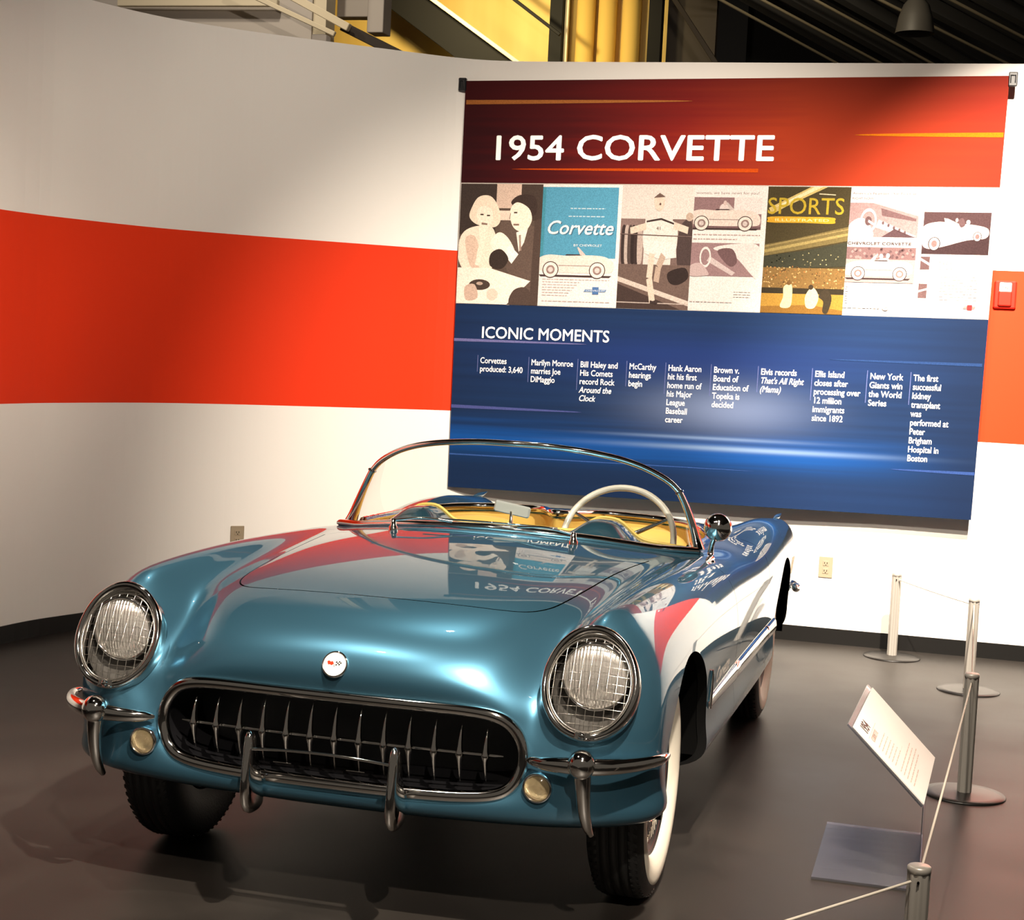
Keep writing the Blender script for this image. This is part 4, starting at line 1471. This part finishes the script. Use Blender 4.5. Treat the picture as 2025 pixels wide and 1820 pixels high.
COLS = [
 (.0551, .1415, 1, ['Corvettes', 'produced: 3,640'], ()),
 (.1579, .2412, 0, ['Marilyn Monroe', 'marries Joe', 'DiMaggio'], ()),
 (.2552, .3283, 0, ['Bill Haley and', 'His Comets', 'record Rock', 'Around the', 'Clock'], (3, 4)),
 (.3508, .403, 0, ['McCarthy', 'hearings', 'begin'], ()),
 (.4258, .489, 0, ['Hank Aaron', 'hit his first', 'home run of', 'his Major', 'League', 'Baseball', 'career'], ()),
 (.5122, .580, 2, ['Brown v.', 'Board of', 'Education of', 'Topeka is', 'decided'], ()),
 (.6003, .680, 1, ['Elvis records', 'That\'s All Right', '(Mama)'], (1, 2)),
 (.7001, .7851, 2, ['Ellis Island', 'closes after', 'processing over', '12 million', 'immigrants', 'since 1892'], ()),
 (.8000, .859, 1, ['New York', 'Giants win', 'the World', 'Series'], ()),
 (.8777, .946, 5, ['The first', 'successful', 'kidney', 'transplant', 'was', 'performed at', 'Peter', 'Brigham', 'Hospital in', 'Boston'], ()),
]
for (u0, u1, ref, lines, ital) in COLS:
    size = .036 / .729
    vs, _ = text_mesh(lines[ref], 1.0, .012)
    w = max(p[0] for p in vs)
    xs = (u1 - u0) * BW / (w * size)
    xs = min(xs, .95)
    for i, s in enumerate(lines):
        btext(s, u0, .6885 + i * .0205, .036, M_text, 'caption_line', .014, xs, .25 if i in ital else 0)
    b = MB()
    h = min(.075, .0205 * len(lines))
    b.add([BN(u0 - .0055, .669, .002) - banner.location, BN(u0 - .0043, .669, .002) - banner.location, BN(u0 - .0043, .669 + h, .002) - banner.location, BN(u0 - .0055, .669 + h, .002) - banner.location], [(0, 1, 2, 3)], 0, False)
    b.build('caption_rule', ink((120, 130, 190)), banner)

# ---- photographs: flat print built from layered shapes; local frame x 0..1 to the right, y 0..1 down
class Photo:
    def __init__(self, name, u0, u1, v0=.250, v1=.543, k=.5):
        self.k = k
        self.n, self.u0, self.u1, self.v0, self.v1 = name, u0, u1, v0, v1
        self.b, self.mats, self.layer = MB(), [], .0015
    def mi(self, rgb):
        m = ink(rgb, self.k)
        if m not in self.mats:
            self.mats.append(m)
        return self.mats.index(m)
    def P(self, x, y):
        return BN(self.u0 + (self.u1 - self.u0) * x, self.v0 + (self.v1 - self.v0) * y, self.layer) - banner.location
    def poly(self, pts, rgb, lift=True):
        self.layer += .00010 if lift else 0
        pts = [(min(1, max(0, x)), min(1, max(0, y))) for (x, y) in pts]
        self.b.add([self.P(x, y) for (x, y) in pts], [tuple(range(len(pts)))], self.mi(rgb), False)
    def rect(self, x0, y0, x1, y1, rgb, lift=True):
        self.poly([(x0, y0), (x1, y0), (x1, y1), (x0, y1)], rgb, lift)
    def ell(self, cx, cy, rx, ry, rgb, n=20, a0=0, a1=360, lift=True):
        self.poly([(cx + rx * math.cos(math.radians(a0 + (a1 - a0) * k / n)), cy + ry * math.sin(math.radians(a0 + (a1 - a0) * k / n))) for k in range(n)], rgb, lift)
    def blob(self, pts, rgb):
        self.poly([(p.x, p.y) for p in bezier([(x, y, 0) for (x, y) in pts], 5, True)], rgb)
    def line(self, pts, w, rgb):
        for (a, c) in zip(pts[:-1], pts[1:]):
            dx, dy = c[0] - a[0], c[1] - a[1]
            l = math.hypot(dx, dy) or 1
            nx, ny = -dy / l * w, dx / l * w
            self.poly([(a[0] + nx, a[1] + ny), (c[0] + nx, c[1] + ny), (c[0] - nx, c[1] - ny), (a[0] - nx, a[1] - ny)], rgb)
    def text(self, s, x, y, h, rgb, width=None, shear=0.0, bold=0.0):
        self.layer += .00012
        vs, fs = text_mesh(s, 1.0, bold, 1.0, shear)
        k = h / .729
        kx = k * (self.v1 - self.v0) * BH / ((self.u1 - self.u0) * BW)
        if width:
            kx = width / (max(p[0] for p in vs) or 1)
        l0 = self.layer
        pv = []
        for (a, c, d) in vs:
            self.layer = l0 + d * .5
            pv.append(self.P(min(1, x + a * kx), y - c * k))
        self.layer = l0 + .0003
        self.b.add(pv, fs, self.mi(rgb), False)
    def textline(self, x0, x1, y, h, rgb):
        x = x0
        self.layer += .0001
        while x < x1:
            w = random.uniform(.02, .06)
            self.rect(x, y, min(x1, x + w), y + h, rgb, False)
            x += w + .012
    def car(self, x0, x1, y, body=(232, 215, 205), flip=False, dark=(70, 55, 55)):
        """old roadster seen from the side standing at height y"""
        L = x1 - x0
        asp = (self.u1 - self.u0) * BW / ((self.v1 - self.v0) * BH)
        X = lambda t: x0 + L * (1 - t if flip else t)
        Y = lambda h: y - L * h * asp
        self.poly([(X(.02), Y(-.01)), (X(.98), Y(-.01)), (X(.95), Y(-.035)), (X(.05), Y(-.035))], dark)
        self.blob([(X(.0), Y(.13)), (X(.02), Y(.20)), (X(.15), Y(.245)), (X(.38), Y(.235)), (X(.62), Y(.245)), (X(.85), Y(.235)), (X(.97), Y(.18)), (X(1.0), Y(.10)), (X(.96), Y(.03)), (X(.7), Y(.02)), (X(.3), Y(.02)), (X(.03), Y(.05))], body)
        self.poly([(X(.36), Y(.24)), (X(.38), Y(.255)), (X(.56), Y(.255)), (X(.58), Y(.24))], dark)
        self.poly([(X(.56), Y(.245)), (X(.515), Y(.34)), (X(.53), Y(.35)), (X(.62), Y(.26)), (X(.63), Y(.245))], (205, 190, 185))
        for wx in (.18, .79):
            r = L * .095
            for (f, c) in ((1.12, dark), (1.0, (238, 225, 215)), (.60, (150, 125, 120)), (.35, (215, 200, 195))):
                self.ell(X(wx), Y(.055), r * f, r * f * asp, c)
        self.line([(X(.28), Y(.11)), (X(.70), Y(.11))], .003, (170, 150, 145))
    def build(self):
        self.b.build(self.n, self.mats, banner)

U = [.0, .1643, .3185, .4555, .5912, .7412, .8732, .9985]
SK, SK2, DK, MD = (238, 218, 200), (205, 180, 162), (62, 50, 44), (128, 106, 94)
# 1 a couple at a cafe table
p = Photo('photo_print', U[0] + .001, U[1], k=.85)
p.rect(0, 0, 1, 1, (84, 70, 62))
p.rect(.0, .0, .44, .42, (58, 48, 44)); p.rect(.44, .0, .74, .20, (196, 172, 156)); p.rect(.74, 0, 1, .3, (66, 54, 48)); p.rect(.42, .22, .70, .30, (216, 196, 180))
p.blob([(.50, .34), (.62, .30), (.9, .34), (1, .5), (1, .9), (.72, .82), (.55, .62)], (92, 76, 68))
p.blob([(.02, .44), (.16, .36), (.40, .36), (.46, .52), (.40, .72), (.12, .74), (.0, .62)], (232, 212, 194))
p.blob([(.14, .20), (.22, .11), (.36, .10), (.46, .18), (.50, .30), (.42, .36), (.22, .34), (.12, .28)], (226, 206, 186))
p.blob([(.21, .22), (.30, .18), (.39, .22), (.40, .31), (.32, .375), (.23, .33)], SK)
p.line([(.25, .255), (.29, .255)], .006, DK); p.line([(.33, .262), (.37, .262)], .006, DK); p.line([(.27, .33), (.34, .335)], .008, MD)
p.blob([(.62, .15), (.72, .09), (.90, .10), (.94, .22), (.86, .26), (.70, .20)], (58, 46, 42))
p.blob([(.62, .20), (.70, .15), (.84, .20), (.88, .30), (.80, .39), (.68, .37), (.62, .29)], SK)
p.line([(.66, .235), (.70, .235)], .006, DK); p.line([(.66, .335), (.73, .335)], .008, MD); p.line([(.62, .24), (.61, .29)], .004, MD)
p.poly([(.70, .40), (.84, .36), (.80, .48), (.74, .56)], (235, 220, 208)); p.line([(.745, .42), (.76, .55)], .012, (150, 128, 116))
p.blob([(.08, .46), (.20, .44), (.28, .62), (.24, .72), (.14, .66)], SK2)
p.line([(.24, .68), (.30, .42)], .03, SK); p.blob([(.24, .36), (.33, .36), (.35, .44), (.27, .46)], SK)
p.blob([(.40, .46), (.50, .40), (.62, .46), (.70, .58), (.58, .60), (.42, .54)], (240, 224, 208)); p.poly([(.62, .50), (.74, .58), (.66, .66), (.56, .58)], (242, 230, 218))
p.blob([(.40, .58), (.52, .54), (.62, .62), (.54, .70), (.40, .68)], (54, 44, 40))
p.poly([(0, .70), (.40, .70), (.90, .80), (.62, 1), (0, 1)], (236, 220, 206))
p.ell(.28, .84, .13, .045, (70, 58, 52)); p.ell(.28, .83, .04, .014, (170, 150, 136)); p.blob([(.10, .86), (.22, .84), (.26, .95), (.12, .97)], (190, 166, 150)); p.ell(.44, .92, .07, .05, (214, 192, 176))
p.blob([(.70, .88), (.86, .86), (.96, 1.0), (.66, 1.0)], (76, 62, 56)); p.poly([(.92, .30), (1, .28), (1, 1), (.90, 1)], (74, 60, 54))
p.build()
# 2 blue advertisement
p = Photo('photo_print', U[1], U[2], k=.7)
p.rect(0, 0, 1, 1, (236, 226, 222)); p.rect(.0, .02, .955, .60, (84, 152, 182)); p.rect(0, .02, .04, .60, (70, 140, 160))
p.textline(.36, .80, .19, .008, (190, 210, 220)); p.textline(.34, .80, .255, .008, (190, 210, 220))
p.text('Corvette', .07, .41, .115, (70, 110, 135), width=.86, shear=.30, bold=.012); p.text('Corvette', .055, .405, .115, (244, 240, 236), width=.86, shear=.30, bold=.012)
p.text('BY CHEVROLET', .42, .505, .020, (226, 232, 234), width=.36)
p.car(-.03, .94, .735)
for k in range(7):
    p.textline(.05, .90 if k == 0 else .55 - .03 * k, .775 + k * .022, .006, (206, 186, 182))
p.poly([(.60, .855), (.87, .855), (.85, .875), (.58, .875)], (110, 140, 180)); p.rect(.69, .835, .77, .895, (80, 115, 165)); p.text('CHEVROLET', .61, .872, .014, (225, 230, 236), width=.24)
p.textline(.05, .92, .955, .006, (206, 186, 182))
p.build()
# 3 runner breasting the tape
p = Photo('photo_print', U[2], U[3])
p.rect(0, 0, 1, 1, (240, 228, 220)); p.rect(0, .27, .34, .66, (150, 124, 118)); p.rect(.72, .27, 1, .72, (132, 108, 102))
for k in range(8):
    x = .02 + k * .045 if k < 6 else .66 + k * .03
    p.blob([(x, .36), (x + .05, .33), (x + .075, .45), (x + .07, .62), (x + .01, .62)], ((70, 56, 54), (206, 186, 176), (92, 76, 72), (60, 48, 46))[k % 4])
p.blob([(.84, .32), (.95, .27), (1, .36), (1, .66), (.84, .68), (.80, .5)], (84, 68, 66)); p.ell(.95, .25, .05, .035, SK2)
p.rect(0, .64, 1, 1, (122, 100, 92)); p.poly([(0, .74), (1, .93), (1, .97), (0, .78)], (228, 212, 200)); p.poly([(0, .80), (.9, 1), (0, 1)], (78, 62, 58)); p.line([(0, .95), (1, .955)], .004, (205, 188, 178))
p.blob([(.70, .70), (.92, .66), (.98, .74), (.84, .80), (.72, .78)], (58, 46, 44))
p.blob([(.36, .30), (.56, .27), (.76, .30), (.80, .42), (.74, .56), (.40, .56), (.32, .44)], (246, 236, 228)); p.blob([(.45, .10), (.55, .07), (.60, .13), (.56, .20), (.48, .19)], SK); p.poly([(.44, .10), (.52, .06), (.60, .09), (.56, .095)], (120, 96, 88)); p.ell(.535, .15, .014, .010, (110, 80, 74))
p.poly([(.36, .285), (.56, .262), (.74, .30), (.74, .315), (.56, .278), (.36, .30)], (70, 56, 54)); p.line([(.36, .33), (.14, .37)], .028, SK); p.line([(.74, .32), (.94, .36)], .028, SK); p.text('41', .50, .36, .03, (120, 96, 90), bold=.01)
p.poly([(.34, .44), (.78, .46), (.80, .58), (.58, .60), (.36, .55)], (250, 242, 236)); p.line([(.46, .55), (.44, .75), (.50, .94)], .040, SK); p.line([(.62, .56), (.56, .66), (.54, .78)], .038, SK2); p.poly([(.47, .93), (.58, .945), (.57, .96), (.47, .955)], (70, 56, 54))
p.line([(0, .395), (1, .41)], .004, (120, 100, 95))
p.build()
# 4 advertisement with two photographs
p = Photo('photo_print', U[3], U[4])
p.rect(0, 0, 1, 1, (244, 236, 232)); p.text('women, we have news for you!', .02, .065, .022, (150, 125, 120), width=.86)
p.rect(.0, .09, .93, .345, (150, 118, 120)); p.rect(.55, .09, .93, .22, (236, 224, 220)); p.rect(0, .32, .93, .345, (120, 92, 94)); p.blob([(.36, .16), (.42, .14), (.47, .16), (.49, .24), (.36, .24)], (226, 208, 204)); p.ell(.425, .135, .022, .020, (214, 190, 184)); p.car(-.06, .92, .33)
p.textline(.02, .93, .385, .008, (196, 172, 168)); p.textline(.02, .62, .42, .008, (196, 172, 168))
p.rect(0, .455, .93, .72, (162, 130, 132)); p.blob([(.30, .50), (.60, .46), (.93, .48), (.93, .72), (.84, .70), (.60, .56)], (238, 226, 222)); p.blob([(.36, .52), (.56, .50), (.64, .60), (.54, .64)], (118, 90, 92)); p.poly([(.26, .56), (.62, .69), (.58, .715), (.22, .60)], (214, 196, 194))
p.line([(.20 + .07 * math.cos(t), .57 + .075 * math.sin(t)) for t in np.linspace(0, 2 * PI, 20)], .010, (242, 232, 228)); p.blob([(.0, .64), (.14, .62), (.26, .70), (.2, .72), (0, .72)], (206, 182, 180))
for k in range(3):
    p.textline(.62, .85, .84 + .02 * k, .005, (226, 212, 206))
p.textline(.02, .6, .925, .006, (222, 206, 202))
p.build()
# 5 magazine cover: night game at a stadium
p = Photo('photo_print', U[4], U[5])
p.rect(0, 0, 1, 1, (76, 66, 42)); p.poly([(.02, .17), (.52, 0), (.72, 0), (.28, .14), (.06, .22)], (214, 190, 120)); p.poly([(.10, .16), (.56, 0), (.66, 0), (.26, .13)], (240, 226, 180))
p.text('SPORTS', .0, .215, .135, (196, 168, 52), width=.93, bold=.004); p.blob([(.02, .262), (.05, .238), (.45, .236), (.80, .240), (.83, .264), (.80, .288), (.45, .284), (.05, .284)], (222, 170, 50)); p.text('ILLUSTRATED', .10, .273, .022, (246, 226, 160), width=.66, bold=.01)
p.line([(.62, .055), (.82, .062)], .004, (220, 205, 170))
p.poly([(0, .46), (.3, .42), (1, .31), (1, .42), (.4, .50), (0, .55)], (128, 112, 70)); p.poly([(0, .50), (1, .36), (1, .38), (0, .525)], (172, 152, 96)); p.poly([(0, .47), (1, .325), (1, .335), (0, .48)], (160, 140, 90))
p.poly([(0, .55), (.5, .50), (1, .43), (1, .62), (0, .66)], (64, 64, 50))
for k in range(26):
    p.ell(random.uniform(.1, .95), random.uniform(.52, .62), .008, .005, (206, 192, 140), 6, lift=False)
p.rect(0, .64, 1, .80, (140, 108, 62))
for k in range(170):
    p.ell(random.uniform(.01, .99), random.uniform(.63, .80), random.uniform(.006, .014), .006, random.choice([(196, 156, 96), (220, 186, 130), (96, 72, 44), (176, 120, 66), (120, 92, 54)]), 5, lift=k % 20 == 0)
p.rect(0, .80, 1, .845, (58, 50, 36)); p.rect(0, .845, 1, 1, (186, 142, 62)); p.poly([(0, .95), (.6, .93), (1, .97), (1, 1), (0, 1)], (150, 108, 48))
p.blob([(.27, .79), (.36, .77), (.38, .86), (.36, .95), (.24, .95), (.27, .87)], (240, 224, 170)); p.ell(.33, .76, .028, .018, (120, 88, 50))
p.blob([(.54, .86), (.62, .79), (.70, .86), (.66, .95), (.56, .95)], (236, 222, 176)); p.ell(.60, .79, .03, .02, (70, 56, 40)); p.blob([(.70, .86), (.78, .80), (.86, .87), (.82, .99), (.76, .98), (.76, .90)], (66, 56, 42))
p.build()
# 6 advertisement with cockpit and roadster photographs
p = Photo('photo_print', U[5], U[6])
p.rect(0, 0, 1, 1, (246, 239, 235)); p.text("America's Number One Fun Car", .02, .055, .018, (120, 96, 92), width=.86, bold=.006); p.text('RIGHT NOW!', .02, .095, .018, (120, 96, 92), width=.30, bold=.006)
p.rect(0, .12, .93, .385, (170, 140, 140)); p.poly([(.30, .12), (.93, .12), (.93, .22), (.55, .16)], (214, 192, 186)); p.blob([(.02, .28), (.2, .24), (.34, .385), (.0, .385)], (226, 206, 202)); p.poly([(.40, .25), (.92, .375), (.80, .385), (.36, .31)], (220, 202, 200)); p.poly([(.45, .385), (.62, .32), (.9, .385)], (92, 68, 72)); p.poly([(.42, .16), (.9, .24), (.9, .26), (.44, .22)], (120, 92, 94))
p.line([(.26 + .10 * math.cos(t), .26 + .085 * math.sin(t)) for t in np.linspace(0, 2 * PI, 22)], .012, (240, 228, 224)); p.ell(.26, .26, .045, .035, (110, 84, 86)); p.line([(.26, .26), (.34, .29)], .010, (236, 222, 218))
for k in range(5):
    p.ell(.46 + k * .075, .275 + k * .018, .016, .012, (110, 84, 86), 10)
p.text('CHEVROLET CORVETTE', .0, .445, .022, (90, 68, 68), width=.86, bold=.012)
p.rect(0, .465, .93, .74, (196, 162, 158)); p.rect(.0, .465, .93, .56, (136, 106, 106)); 
for k in range(40):
    p.ell(random.uniform(.02, .9), random.uniform(.475, .55), .02, .012, random.choice([(110, 84, 86), (168, 138, 136), (96, 72, 74)]), 6, lift=k % 10 == 0)
p.ell(.47, .535, .026, .020, (236, 222, 216)); p.ell(.56, .53, .026, .020, (226, 208, 202)); p.blob([(.42, .57), (.47, .55), (.56, .55), (.60, .58), (.58, .60), (.44, .60)], (200, 178, 174)); p.car(-.02, .90, .70, body=(242, 230, 226), flip=True)
for k in range(8):
    p.textline(.02, .06, .77 + .018 * k, .005, (214, 190, 180))
p.textline(.0, .50, .935, .006, (196, 176, 172)); p.ell(.58, .935, .045, .022, (232, 214, 206)); p.text('GM', .55, .944, .016, (150, 122, 118))
p.build()
# 7 advertisement with a three-quarter roadster
p = Photo('photo_print', U[6], U[7])
p.rect(0, 0, 1, 1, (248, 242, 238)); p.rect(.0, .0, .02, 1, (226, 200, 186)); p.line([(.20, .05), (.20, .18)], .003, (196, 172, 168)); p.textline(.30, .50, .095, .006, (214, 194, 188)); p.textline(.30, .64, .13, .006, (214, 194, 188))
p.rect(.0, .185, .93, .51, (88, 64, 66)); p.poly([(0, .47), (.93, .36), (.93, .51), (0, .51)], (70, 50, 52))
p.blob([(.0, .30), (.20, .26), (.42, .27), (.70, .28), (.90, .31), (.88, .38), (.62, .40), (.30, .45), (.10, .47), (.0, .43)], (234, 216, 210)); p.poly([(.30, .27), (.28, .23), (.34, .235), (.50, .275)], (206, 186, 182)); p.blob([(.48, .25), (.54, .23), (.58, .28), (.52, .30)], (110, 84, 86)); p.ell(.46, .245, .02, .016, (230, 212, 206), 10); p.ell(.62, .26, .03, .018, (236, 222, 216), 10)
for (cx_, cy_, r) in ((.17, .43, .085), (.76, .37, .060)):
    p.ell(cx_, cy_, r, r * .62, (60, 44, 46)); p.ell(cx_, cy_, r * .86, r * .56, (240, 228, 222)); p.ell(cx_, cy_, r * .48, r * .32, (146, 118, 116))
p.rect(0, .53, .13, .63, (110, 84, 84)); p.line([(0, .55), (.13, .59)], .01, (232, 216, 210)); p.rect(0, .74, .12, .85, (120, 92, 92)); p.line([(0, .80), (.12, .78)], .008, (232, 216, 210)); p.line([(.16, .53), (.16, .93)], .002, (206, 186, 182))
p.text('The Chevrolet', .26, .585, .020, (206, 180, 172), width=.30); p.text('Corvette', .26, .625, .020, (206, 180, 172), width=.19)
for k in range(9):
    p.textline(.30, .82, .68 + .022 * k, .004, (238, 228, 222))
p.poly([(.66, .905), (.82, .905), (.80, .925), (.64, .925)], (196, 150, 146)); p.rect(.70, .895, .77, .935, (178, 60, 60))
p.build()

# clips that hold the banner
M_clip = mat('black_clip', (0.01, 0.01, 0.012), .35)
def clip(loc, label):
    o = empty('banner_clip', loc); tag(o, label, 'clip')
    b = MB(); b.box((0, 0, 0), (.046, .028, .075), 0, None, .004); b.build('clip_body', M_clip, o)
    b = MB(); b.tube([(-.012, -.016, -.02), (-.012, -.020, .02), (.012, -.020, .02), (.012, -.016, -.02)], .003, 6); b.build('clip_lever', M_clip, o)
    b = MB(); b.box((0, .055, 0), (.02, .09, .02)); b.build('wall_anchor', M_clip, o)
clip((-1.345, 4.6, 3.12), 'black clip at the dark maroon corner of the banner')
clip((1.752, 4.6, 3.172), 'black clip at the orange corner of the banner')
